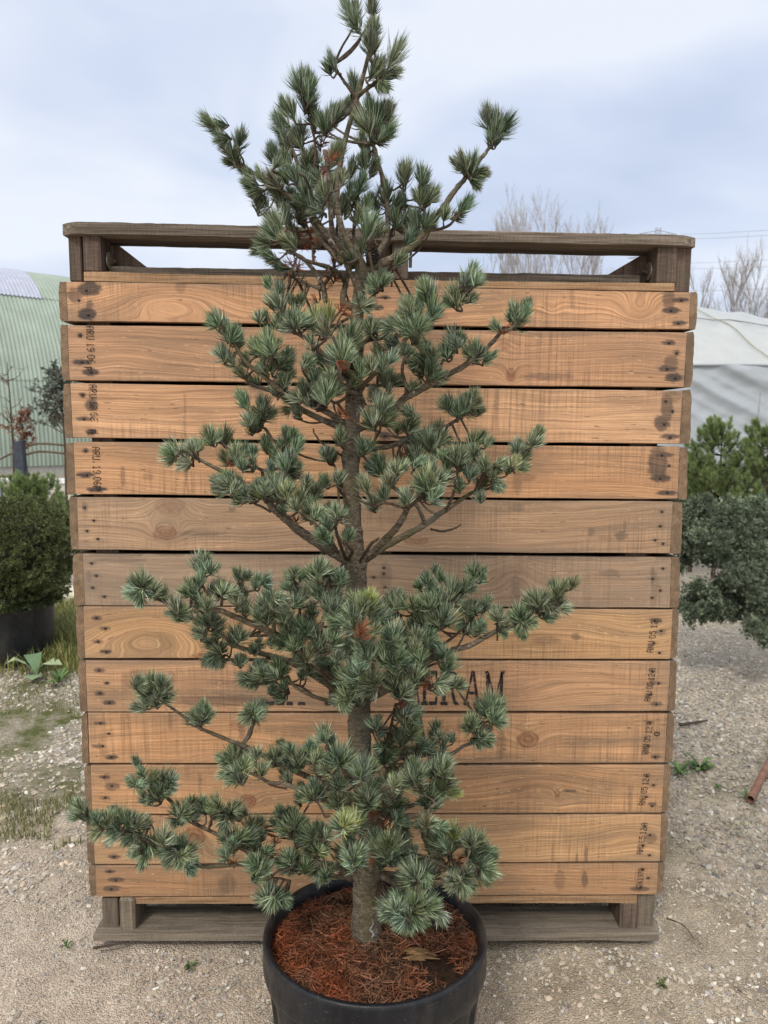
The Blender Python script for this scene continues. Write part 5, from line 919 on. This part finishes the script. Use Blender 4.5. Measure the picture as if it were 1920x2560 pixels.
# generic little pine in bright green
def green_pine(px, ytop, ybase, Y, label, seed, wide=.42, hgt=None, dens=1.0, group=None, lean=0):
    rs = np.random.default_rng(seed); top = P(px, ytop, Y); b0 = np.array([top[0], Y, 0.0]); root = thing('pine_tree', label, 'tree', group, loc=tuple(b0))
    H_ = top[2]; mb = MB(); tube(mb, [(0, 0, 0), (.01, 0, H_*.5), (lean, 0, H_-.05)], [.022, .015, .005], 7); mb.obj('trunk', TWIG, root)
    bm_ = MB(); nd = MB()
    for w_ in np.linspace(.28, .97, 11):
        zb_ = H_*w_; R_ = wide*(1.08-w_)**.75*1.25
        for j in range(7):
            a = rs.uniform(0, 6.28); rr_ = R_*rs.uniform(.6, 1.1); e = np.array([math.cos(a)*rr_, math.sin(a)*rr_, zb_+rr_*rs.uniform(.35, .75)]); s0 = np.array([lean*w_, 0, zb_])
            m_ = (s0+e)/2+np.array([0, 0, -.03]); sp = spline([s0, m_, e], 8); tube(bm_, sp, np.linspace(.007, .003, 8), 5)
            for q in range(int(5*dens)):
                t = rs.uniform(.35, 1); p = sp[int(t*7)]+rs.normal(0, .035, 3); dd_ = norm(np.array([math.cos(a)*.5, math.sin(a)*.5, 1.1])+rs.normal(0, .3, 3)); tuft(nd, p, dd_, .11, nl=.055, dens=.5, kind='g', width=.0022)
            tuft(nd, e, norm(np.array([math.cos(a)*.4, math.sin(a)*.4, 1.2])), .13, nl=.055, dens=.6, kind='g', width=.0022)
    tuft(nd, np.array([lean, 0, H_-.12]), np.array([0, 0, 1.]), .16, nl=.05, dens=.6, kind='g', width=.003)
    bm_.obj('branch', TWIG, root); nd.obj('needles', LEAF, root, color=True); return root
green_pine(78, 1216, 1400, 5.2, 'bright green young pine poking up behind the round yew', 4, .5)
green_pine(150, 1296, 1400, 5.6, 'low bright green pine between the yew and the crate side', 6, .34)
# dark square post with tied-in branches
pc = G(66, 1335); py_ = pc[1]; post = thing('wooden_post', 'dark slate grey post standing behind the yew in front of the low wall', 'post', loc=(pc[0], py_, 0))
zt_ = P(64, 1103, py_)[2]; wpx = ((P(80, 1200, py_)-P(56, 1200, py_))[0])
mb = MB(); n_ = 12; V = []
for i in range(n_):
    t = i/(n_-1); h_ = zt_*t; w_ = wpx/2*(1.06-.18*t); ox = -.035*t
    for (a, b) in ((-1, -1), (1, -1), (1, 1), (-1, 1)): V.append((ox+a*w_*(1+rng.normal(0, .03)), b*w_, h_+(.012*a if i == n_-1 else 0)))
F = [(i*4+j, i*4+(j+1) % 4, (i+1)*4+(j+1) % 4, (i+1)*4+j) for i in range(n_-1) for j in range(4)]; mb.add(V, [np.array(F), np.array([[44, 45, 46, 47]])]); mb.obj('post', simple('slate_stain', (.05, .058, .075), .8, .2, 15), post)
def sapling(name, label, px, ytop, Y, seed, leaf=None, nb=10, spread=.5, cat='tree', tied=False, lsize=.05, colr=((.2, .09, .05), (.45, .2, .12)), nl_=14, zlo=.5):
    rs = np.random.default_rng(seed); t = P(px, ytop, Y); root = thing(name, label, cat, loc=(t[0], Y, 0)); H_ = t[2]; mb = MB(); tube(mb, [(0, 0, 0), (.02, 0, H_*.5), (0, 0, H_)], [.022, .016, .004], 7); mb.obj('trunk', TWIG, root); br = MB(); lv = MB()
    for i in range(nb):
        z0_ = H_*rs.uniform(zlo, .96); a = rs.uniform(0, 6.28); l_ = spread*rs.uniform(.4, 1)*(1.25-z0_/H_); e = np.array([math.cos(a)*l_, math.sin(a)*l_*.5, z0_+l_*rs.uniform(.3, 1)]); sp = spline([np.array([0, 0, z0_]), (np.array([0, 0, z0_])+e)/2+rs.normal(0, .03, 3), e], 7); tube(br, sp, np.linspace(.007, .002, 7), 4)
        for q in range(5):
            k_ = rs.integers(2, 7); e2 = sp[k_]+norm(rs.normal(0, 1, 3)+np.array([0, 0, .4]))*l_*.5; tube(br, [sp[k_], (sp[k_]+e2)/2+rs.normal(0, .01, 3), e2], [.003, .002, .0012], 3)
            if leaf: pp = sp[k_]+(e2-sp[k_])*rs.uniform(0, 1, (nl_//5+1, 1)); crown_leaves(lv, pp, rs.normal(0, 1, pp.shape), 0, lsize, colr[0], colr[1], 1.8, 2)
    if tied:
        for (zz0, xs_, dz) in ((P(0, 1128, Y)[2], 2.1, -.3), (P(0, 1108, Y)[2], 2.0, -.22), (P(0, 1190, Y)[2], -2.2, -.25), (P(0, 1130, Y)[2], -.6, -.25)):
            sp = spline([(0, 0, zz0-.05), (xs_*.15, -.02, zz0), (xs_*.5, 0, zz0+dz*.35), (xs_, 0, zz0+dz)], 12); tube(br, sp, np.linspace(.022, .010, 12), 6)
    br.obj('branch', simple(name+'_bark_%d' % seed, (.13, .095, .07), .9), root)
    if leaf and lv.n: lv.obj('leaves', LEAF, root, color=True)
    return root
sapling('beech_tree', 'young beech with withered brown leaves tied to the slate grey post', 52, 1012, py_+.35, 9, True, 24, .40, tied=True, lsize=.05, zlo=.45, nl_=11, colr=((.12, .06, .04), (.34, .17, .11)))
sapling('bare_sapling', 'thin leafless sapling reaching up beside the brown-leaved beech', 18, 905, py_+.6, 10, False, 16, .6, zlo=.5)
sapling('grey_shrub', 'sparse grey-green shrub leaning out from behind the crate in front of the hangar', 150, 925, 7.5, 12, True, 46, .85, 'shrub', lsize=.055, colr=((.06, .075, .06), (.2, .23, .19)), nl_=24, zlo=.62)
def rock(label, px, py, r, col, Y=None, asp=(1.2, 1, .6)):
    q = G(px, py); v, f = ico(); V = []
    mb = MB(); vv = np.concatenate([v, ]); tris = f
    # one round of subdivision for a rounder stone
    mid = {}; vs = list(v); nf = []
    for a, b, c_ in f:
        ids = []
        for (i, j) in ((a, b), (b, c_), (c_, a)):
            k_ = (min(i, j), max(i, j))
            if k_ not in mid: m_ = norm(v[i]+v[j]); mid[k_] = len(vs); vs.append(m_)
            ids.append(mid[k_])
        nf += [(a, ids[0], ids[2]), (b, ids[1], ids[0]), (c_, ids[2], ids[1]), tuple(ids)]
    vs = np.array(vs)*(1+rng.uniform(-.09, .09, (len(vs), 1)))*r*np.array(asp)+np.array([0, 0, r*.35]); mb.add(vs, np.array(nf)); o = mb.obj('rock', simple('rock_%d_%d' % (px, py), col, .9, .2, 8)); o.location = tuple(q); tag(o, label, 'rock')
rock('rounded white boulder beside the green pine left of the crate', 152, 1330, .17, (.6, .58, .54)); rock('dark grey slab-like rock behind the white boulder', 165, 1305, .22, (.13, .13, .14))
rock('pale yellowish rock at the grass bank right of the left pot', 168, 1500, .13, (.6, .56, .44))
def blades(name, label, cat, pts, h0, h1, w0, c0, c1, kind=None, group=None):
    K = len(pts); h_ = rng.uniform(h0, h1, K); a = rng.uniform(0, 6.28, K); ln = rng.uniform(.1, .7, K)*h_; d = np.stack([np.cos(a), np.sin(a), 0*a], -1); sd_ = np.stack([-np.sin(a), np.cos(a), 0*a], -1)*w0
    up = np.array([0, 0, 1.]); p1 = pts+d*(ln*.35)[:, None]+up*(h_*.6)[:, None]; p2 = pts+d*ln[:, None]+up*(h_)[:, None]*.95
    V = np.stack([pts-sd_, pts+sd_, p1+sd_*.8, p1-sd_*.8, p2], 1).reshape(-1, 3); o_ = np.arange(K)[:, None]*5; t = rng.uniform(0, 1, (K, 1)); c = np.array(c0)*(1-t)+np.array(c1)*t
    mb = MB(); cc = pts.mean(0); cc[2] = 0; mb.add(V-cc, [o_+np.array([[0, 1, 2, 3]]), o_+np.array([[3, 2, 4]])], np.repeat(c, 5, 0)); ob = mb.obj(name, LEAF, color=True); ob.location = tuple(cc); return tag(ob, label, cat, group, kind)
K = 9000; px_ = rng.uniform(-60, 205, K); py2 = rng.uniform(1520, 1700, K); keep = rng.uniform(0, 1, K) < np.clip((1690-py2)/60, .05, 1); px_, py2 = px_[keep], py2[keep]
pts = np.array([G(a, b, -.01) for a, b in zip(px_, py2)]); kp = np.hypot(pts[:, 0]-yc[0], pts[:, 1]-YW) > pr_*.95; blades('grass', 'rough yellow-green grass growing round the left pot', 'grass', pts[kp], .03, .15, .0032, (.10, .13, .03), (.34, .32, .12), kind='stuff')
K = 5200; px_ = rng.uniform(0, 205, K); py2 = rng.uniform(1700, 2250, K); pts = np.array([G(a, b, -.012) for a, b in zip(px_, py2)]); dn = fbm(pts[:, 0]*3+4, pts[:, 1]*3, 61)+.25*np.exp(-((py2-1760)/35)**2); kp = dn > .55; blades('moss_grass', 'sparse short weedy grass among the gravel left of the crate', 'grass', pts[kp], .008, .045, .0016, (.10, .12, .035), (.30, .29, .13), kind='stuff')
px_ = rng.uniform(1680, 1925, 1500); py2 = rng.uniform(1760, 2540, 1500); pts = np.array([G(a, b, -.012) for a, b in zip(px_, py2)]); dn = fbm(pts[:, 0]*3.5+9, pts[:, 1]*3.5, 67); kp = dn > .60; blades('moss_grass', 'tiny sparse weeds among the gravel right of the crate', 'grass', pts[kp], .006, .03, .0014, (.10, .15, .04), (.28, .30, .12), kind='stuff')
def weed(label, px, py, r, n, c0=(.05, .10, .03), c1=(.14, .22, .07), name='weed', w_=.010):
    q = G(px, py, -.005); mb = MB()
    for i in range(n):
        a = rng.uniform(0, 6.28); l_ = r*rng.uniform(.5, 1.1); d = np.array([math.cos(a), math.sin(a), 0]); sd_ = np.array([-d[1], d[0], 0]); h_ = l_*rng.uniform(.25, .9); ww = w_*rng.uniform(.6, 1.2)
        V = [(0, 0, 0)]; 
        for t, wv in ((.35, .7), (.7, 1.), (1., .02)):
            c_ = d*l_*t+np.array([0, 0, h_*math.sin(t*2.2)]); V += [tuple(c_-sd_*ww*wv), tuple(c_+np.array([0, 0, -.002])), tuple(c_+sd_*ww*wv)]
        cc = np.array(c0)+(np.array(c1)-np.array(c0))*rng.uniform(); mb.add(V, [np.array([(0, 1, 2), (0, 2, 3)]), np.array([(1, 4, 5, 2), (2, 5, 6, 3), (4, 7, 8, 5), (5, 8, 9, 6)])], cc)
    o = mb.obj(name, LEAF, color=True); o.location = tuple(q); return tag(o, label, 'plant')
weed('small bright green leafy weed on the gravel just right of the crate', 1748, 1920, .07, 26)
weed('low green weed touching the crate side next to the bigger weed', 1700, 1935, .055, 18)
weed('green weed on the gravel below the left pot beside the fallen leaf', 148, 1708, .09, 20, w_=.014)
weed('tiny tuft of grass on the sandy ground left of the crate foot', 167, 2368, .02, 12, w_=.003); weed('little green plant among the stones between the crate runner and the big pot', 475, 2420, .022, 14, w_=.004)
weed('small weed on the gravel by the rusty pipe', 1862, 1993, .035, 12, w_=.005); weed('tiny weed on the grey gravel in front of the rusty pipe', 1800, 1975, .025, 10, w_=.005)
weed('mossy green tuft near the bottom edge right of the big pot', 1655, 2465, .022, 16, (.06, .08, .02), (.14, .17, .06), w_=.004)
o = weed('large faded striped leaf lying on the gravel under the left pot', 92, 1690, .17, 6, (.16, .26, .14), (.45, .52, .30), 'fallen_leaf', .05)
# ------------------------------------------------------------------ background, right
def tunnel():
    Y0 = 13.0; q = P(1740, 1270, Y0); root = thing('polytunnel', 'white plastic-covered polytunnel with sagging sheeting behind the pines on the right', 'polytunnel', loc=(q[0], Y0, 0))
    TS = simple('white_sheeting', (.36, .39, .42), .35, .5, 1.5, .05); n_, m_ = 260, 70; x = np.linspace(-4.5, 9, n_); v = np.linspace(0, 1, m_); X, V_ = np.meshgrid(x, v); ez = P(1740, 912, Y0)[2]; ex = q[0]
    eave = ez-.012*X*0+.02*np.sin(X*1.3); Z = V_*eave; dg = Z*1.15+X*.42
    fold = (.5+.5*np.sin(dg*7.5+np.sin(X*1.7)*1.2))**2*.07*np.clip((V_-.25)*1.8, 0, 1)+(.5+.5*np.sin(dg*17+X*2))**3*.02*V_
    fold += (fbm(X*1.1, Z*2.2, 91)-.47)*.12; Yv = -fold+(1-V_)*-.15; i = np.arange(m_-1)[:, None]*n_+np.arange(n_-1)
    mb = MB(); mb.add(np.stack([X, Yv+X*.10, Z], -1).reshape(-1, 3), np.stack([i, i+1, i+n_+1, i+n_], -1).reshape(-1, 4)); mb.obj('side_sheet', TS, root, smooth=True)
    # roof rising away from the eave
    RS = simple('roof_sheeting', (.40, .415, .41), .35, .5, 2.5, .06); Z = ez+2.05*np.sin(V_*1.57)*(1-.05*X*.3)-.0+0*X; Yr = V_*4.2; dg = X*1.0-Yr*.85
    Z = Z+(.5+.5*np.sin(dg*4.2+V_*3))**2*.07*np.sin(V_*3.1)+(fbm(X*1.3+5, Yr*1.6, 93)-.47)*.14*np.sin(V_*3.1)**.5; Z -= .16*np.maximum(0, X)*V_
    mb = MB(); mb.add(np.stack([X, Yr+X*.10-.03, Z], -1).reshape(-1, 3), np.stack([i, i+1, i+n_+1, i+n_], -1).reshape(-1, 4)); mb.obj('roof_sheet', RS, root, smooth=True)
    mb = MB(); k_ = int(.40*m_); tube(mb, np.stack([x, Yr[k_]+x*.10-.06, Z[k_]+.03], -1)[::8], .012, 5); mb.obj('rope', simple('grey_rope', (.22, .2, .2), .9), root)
    for xx in (.35, 3.6): 
        mb = MB(); sp = [np.array([xx+1.3*(1-t), Yr[int(t*(m_-1)), 0]+(xx+1.3*(1-t))*.1-.05, Z[int(t*(m_-1)), int((xx+1.3*(1-t)+4.5)/13.5*(n_-1))]+.02]) for t in np.linspace(0, .75, 14)]; tube(mb, sp, .011, 5); mb.obj('seam', simple('mossy_seam_%d' % int(xx), (.30, .30, .2), .9), root)
    mb = MB(); tube(mb, [(1.05, -.2, 0.0), (1.12, -.16, ez*.8)], .011, 6); mb.obj('hoop_leg', simple('hoop_tube', (.30, .32, .34), .6), root)
    mb = MB(); tube(mb, np.stack([x, x*.10-.04, eave[0]], -1)[::8], .03, 6); mb.obj('eave_rail', TS, root)
tunnel()
P1 = 'bushy bright green pine in front of the white polytunnel, its tip the highest'
green_pine(1806, 1075, 1400, 5.0, P1, 21, .55, dens=.85); green_pine(1740, 1165, 1400, 5.3, 'bright green pine half hidden behind the right edge of the crate', 22, .46, dens=.8)
green_pine(1925, 1085, 1400, 4.6, 'green pine cut off by the right edge of the photo', 23, .5, dens=.85)
# cloud-pruned juniper
jx = P(1965, 1560, 2.5); jun = thing('juniper', 'spreading grey-green juniper with feathery hanging pads right of the crate', 'shrub', loc=(jx[0], 2.35, 0)); jl = Vector(jun.location)
mb = MB(); sp = spline([(jl.x, 2.35, -.02), (jl.x-.03, 2.35, .3), (jl.x+.02, 2.33, .62), (jl.x-.1, 2.3, .95)], 14); tube(mb, sp, np.linspace(.045, .025, 14), 8); o = mb.obj('trunk', BARK, jun, smooth=True); o.location = -jl
pads = [(1740, 1295, 85, 55, 2.35), (1820, 1310, 90, 75, 2.2), (1890, 1330, 75, 80, 2.3), (1770, 1360, 80, 60, 2.3), (1860, 1390, 95, 70, 2.15), (1925, 1400, 70, 90, 2.3), (1730, 1500, 42, 60, 2.25), (1780, 1495, 60, 50, 2.2), (1845, 1490, 70, 55, 2.15), (1800, 1525, 70, 25, 2.2), (1905, 1520, 45, 70, 2.0), (1900, 1450, 60, 60, 2.1), (1712, 1390, 26, 46, 2.4), (1965, 1330, 80, 90, 2.4), (2040, 1400, 90, 100, 2.4), (1920, 1570, 22, 40, 2.0)]
mb = MB(); br = MB()
PD = [(x, y, a, b, Yd, True) for x, y, a, b, Yd in pads]
for (x, y, a, b, Yd) in pads:
    for j in range(9):
        t = rng.uniform(0, 6.28); f_ = rng.uniform(.55, 1.02); PD.append((x+a*f_*math.cos(t), y-b*f_*math.sin(t)*.95, a*rng.uniform(.22, .42), b*rng.uniform(.22, .42), Yd+rng.normal(0, .09)-.03, False))
for (x, y, a, b, Yd, main) in PD:
    if main: a *= .82; b *= .82
    c0 = P(x, y, Yd); s_ = ((c0-CAM)@fw)/FPX; k = int(a*b*.26)+30; d = norm(rng.normal(0, 1, (k, 3))); rr = np.minimum(np.abs(rng.normal(.62 if main else .5, .34, k)), 1.45); pts = c0+d*rr[:, None]*np.array([a*s_, a*s_*.8, b*s_])*rng.uniform(.8, 1.2, 3)
    top = np.clip((pts[:, 2]-c0[2])/(b*s_)*.5+.5, 0, 1)
    dir_ = norm(d+np.array([0, 0, .25])); hi = rng.uniform(0, 1, k) < .5
    tn = rng.uniform(.75, 1.2)
    crown_leaves(mb, pts[hi], dir_[hi], 0, .019, np.array((.11, .15, .09))*tn, np.array((.42, .47, .34))*tn, 6, 16, .5); crown_leaves(mb, pts[~hi], dir_[~hi], 0, .022, (.05, .075, .045), (.18, .22, .15), 6, 14, .6)
    if not main: continue
    tube(br, spline([sp[10]+0, (sp[10]+c0)/2+np.array([0, 0, -.06]), c0], 8), np.linspace(.014, .004, 8), 5)
    for j in range(10): e = c0+norm(rng.normal(0, 1, 3))*np.array([a*s_, a*s_, b*s_])*.9; tube(br, spline([c0, (c0+e)/2+rng.normal(0, .015, 3), e], 5), np.linspace(.004, .0015, 5), 4)
o = mb.obj('foliage', LEAF, jun, color=True); o.location = -jl; o = br.obj('branch', TWIG, jun); o.location = -jl
# leafless trees far away
BT = simple('far_bark', (.33, .31, .31), .95, .1, 2)
def bare(px, ytop, Y, label, seed, spread=1.0, group=None):
    rs = np.random.default_rng(seed); t = P(px, ytop, Y); H_ = t[2]; root = thing('bare_tree', label, 'tree', group, loc=(t[0], Y, 0)); trunk_ = MB(); br_ = MB()
    def grow(p, d, l_, r_, lev):
        k_ = 6; q = [p]; dd_ = d.copy()
        for i in range(k_): dd_ = norm(dd_+rs.normal(0, .05, 3)+np.array([0, 0, .05])); q.append(q[-1]+dd_*l_/k_)
        q = np.array(q); tube(trunk_ if lev == 0 else br_, q, np.linspace(r_, r_*.3, len(q)), 5 if lev < 2 else 3, cap=False)
        if lev >= 4 or l_ < .45: return
        nb_ = (16, 8, 5, 2)[lev]
        for i in range(nb_):
            u = rs.uniform(.22 if lev == 0 else .15, .97); b = q[min(k_, int(u*k_)+1)]; a = rs.uniform(0, 6.28); ang = rs.uniform(.3, .75)
            e1 = norm(np.cross(dd_, [1, .2, .1])); e2 = np.cross(dd_, e1); nd_ = norm(dd_*math.cos(ang)+(e1*math.cos(a)+e2*math.sin(a))*math.sin(ang)*spread+np.array([0, 0, .35])); grow(b, nd_, l_*(1.1-u*.6)*rs.uniform(.38, .6), max(r_*.42, .0055), lev+1)
    grow(np.array([0, 0, 0.]), np.array([rs.normal(0, .04), 0, 1.]), H_*.80, H_*(.0055 if px < 1600 else .008), 0); trunk_.obj('trunk', BT, root); br_.obj('branches', BT, root); return root
GB = 'leafless trees on the skyline'
for (x, y, Yd, lab, sd_, sp_) in ((1225, 560, 34, 'leafless tree seen through the crate top slot, nearest the pine branches', 31, .9), (1300, 528, 34, 'mid height leafless tree above the crate rail, left of the tallest', 32, .9), (1355, 515, 33, 'leafless tree just left of the tallest one above the crate rail', 33, .9), (1402, 500, 34, 'tallest leafless tree above the crate rail', 34, 1.0), (1450, 545, 35, 'leafless tree right of the tallest above the crate rail', 35, 1.0), (1492, 585, 35, 'small leafless tree seen in the slot next to the right gusset', 36, .9),
                              (1762, 690, 30, 'thin leafless tree nearest the right end of the crate', 37, .7), (1818, 655, 29, 'leafless tree with tall upright top behind the polytunnel, left of two', 38, 1.0), (1882, 656, 29, 'leafless tree with tall upright top behind the polytunnel, right of two', 39, 1.0), (1935, 690, 30, 'leafless tree at the right edge of the photo', 40, 1.0)): bare(x, y, Yd, lab, sd_, sp_, GB)
# pylon and power lines
PG = simple('galvanised_grey', (.30, .31, .34), .7, .3, 1); pt = P(1646, 569, 170.); pyl = thing('electricity_pylon', 'tip of a distant lattice pylon just above the right end of the crate rail', 'pylon', loc=(pt[0], 170, 0)); mb = MB(); HP = pt[2]
def pw(z): return .45+3.2*(1-z/HP)**1.3
zs_ = np.linspace(0, HP, 12)
for i in range(11):
    for sx_, sy_ in ((-1, -1), (1, -1), (1, 1), (-1, 1)):
        a = np.array([sx_*pw(zs_[i]), sy_*pw(zs_[i]), zs_[i]]); b = np.array([sx_*pw(zs_[i+1]), sy_*pw(zs_[i+1]), zs_[i+1]]); tube(mb, [a, b], .09, 4, cap=False)
        c_ = np.array([-sx_*pw(zs_[i+1]) if sy_ < 0 else sx_*pw(zs_[i+1]), sy_*pw(zs_[i+1]), zs_[i+1]]); tube(mb, [a, c_], .05, 3, cap=False)
mb.obj('lattice', PG, pyl); mb = MB(); 
for zz0, l_ in ((HP-1.5, 4.5), (HP-7, 7), (HP-13, 6)): tube(mb, [(-l_, 0, zz0), (0, 0, zz0+.9), (l_, 0, zz0)], .09, 4); tube(mb, [(-l_, 0, zz0), (l_, 0, zz0)], .08, 4)
mb.obj('cross_arm', PG, pyl)
for (ya, yb, lab) in ((586, 575, 'highest power line crossing the sky to the right of the crate'), (598, 588, 'second highest power line in the sky right of the crate'), (658, 649, 'third power line down, above the bare trees'), (672, 666, 'fourth power line down, just above the bare tree tops'), (727, 722, 'lowest faint power line passing behind the bare trees')):
    a = P(1700, ya, 160.); b = P(1930, yb, 120.); d_ = (b-a); e_ = b+d_*1.2; mb = MB(); tube(mb, spline([a*0, (b-a)*.5+np.array([0, 0, -.1]), b-a, e_-a], 20), .030, 4, cap=False); o = mb.obj('power_line', PG); o.location = tuple(a); tag(o, lab, 'cable', 'power lines crossing the sky')
# dark car half hidden behind the juniper
cq = P(1935, 1310, 9.5); car = thing('parked_car', 'dark car mostly hidden behind the pine and juniper at the right edge', 'car', loc=(cq[0]+1.2, 9.5, 0)); CB = simple('dark_car_paint', (.015, .018, .025), .25, .6, 2); GL = simple('car_glass', (.2, .23, .26), .1, .6, 2)
prof = [(-2.1, .35), (-2.15, .6), (-2.0, .78), (-1.1, .92), (-.45, 1.36), (.7, 1.42), (1.5, 1.0), (2.05, .92), (2.15, .5), (2.05, .3)]
mb = MB(); kk = len(prof); V = [(x, y*(.8 if z < 1 else .66), z) for y in (-1, 1) for x, z in prof]; mb.add(V, [np.arange(kk)[None], np.arange(kk, 2*kk)[::-1][None], np.array([(i, (i+1) % kk, kk+(i+1) % kk, kk+i) for i in range(kk)])]); mb.obj('body', CB, car)
mb = MB(); mb.add([(-.98, -.62, .99), (-.98, .62, .99), (-.5, .58, 1.32), (-.5, -.58, 1.32)], np.array([[0, 1, 2, 3]])); o = mb.obj('windscreen', GL, car); o.location = (-.02, 0, .015)
for x_ in (-1.35, 1.35):
    for y_ in (-.72, .72):
        mb = MB(); tube(mb, [(x_, y_-.1, .32), (x_, y_+.1, .32)], .32, 20); wh = mb.obj('wheel', simple('tyre', (.02, .02, .02), .9), car); mb = MB(); tube(mb, [(x_, y_-.11, .32), (x_, y_+.11, .32)], .19, 12); mb.obj('rim', PG, wh)
mb = MB(); box(mb, -2.16, -2.09, -.7, -.4, .58, .7); mb.obj('headlight', GL, car); mb = MB(); box(mb, -2.16, -2.09, .4, .7, .58, .7); mb.obj('headlight', GL, car)
# rusty pipe and a stick
a = G(1876, 1998, .016); b = a+norm(G(1925, 1905, .02)-a)*1.3; b[2] = .05; mb = MB(); n_ = 24; ax_ = norm(b-a); e1 = norm(np.cross(ax_, [0, 0, 1])); e2 = np.cross(e1, ax_); th = np.arange(n_)*2*np.pi/n_; ring_ = lambda c_, r_: c_+r_*(np.cos(th)[:, None]*e1+np.sin(th)[:, None]*e2)
V = np.concatenate([ring_(a, .015), ring_(b, .015), ring_(b, .0125), ring_(a, .0125)])-a; F = [(r_*n_+j, r_*n_+(j+1) % n_, ((r_+1) % 4)*n_+(j+1) % n_, ((r_+1) % 4)*n_+j) for r_ in range(4) for j in range(n_)]; mb.add(V, np.array(F))
o = mb.obj('metal_pipe', simple('rusty_copper', (.22, .11, .075), .6, .4, 30, .35, .3), smooth=False); o.location = tuple(a); tag(o, 'rusty reddish brown pipe lying on the gravel at the right edge', 'pipe')
def stick(pa, pb, r_, lab, z=.012):
    a, b = G(*pa, z), G(*pb, z); mb = MB(); tube(mb, spline([a*0, (b-a)*.5+rng.normal(0, .008, 3), b-a], 12), np.linspace(r_, r_*.5, 12)*(1+rng.normal(0, .12, 12)), 7); o = mb.obj('stick', simple('stick_%d' % pa[0], (.07, .05, .04), .9), smooth=True); o.location = tuple(a); tag(o, lab, 'stick')
stick((1700, 1812), (1768, 1801), .009, 'dark stick on the pale gravel right of the crate'); stick((232, 2370), (322, 2353), .004, 'thin dark twig on the sand under the left crate foot'); stick((1668, 2296), (1738, 2350), .002, 'thin twig on the earth below the right crate corner')
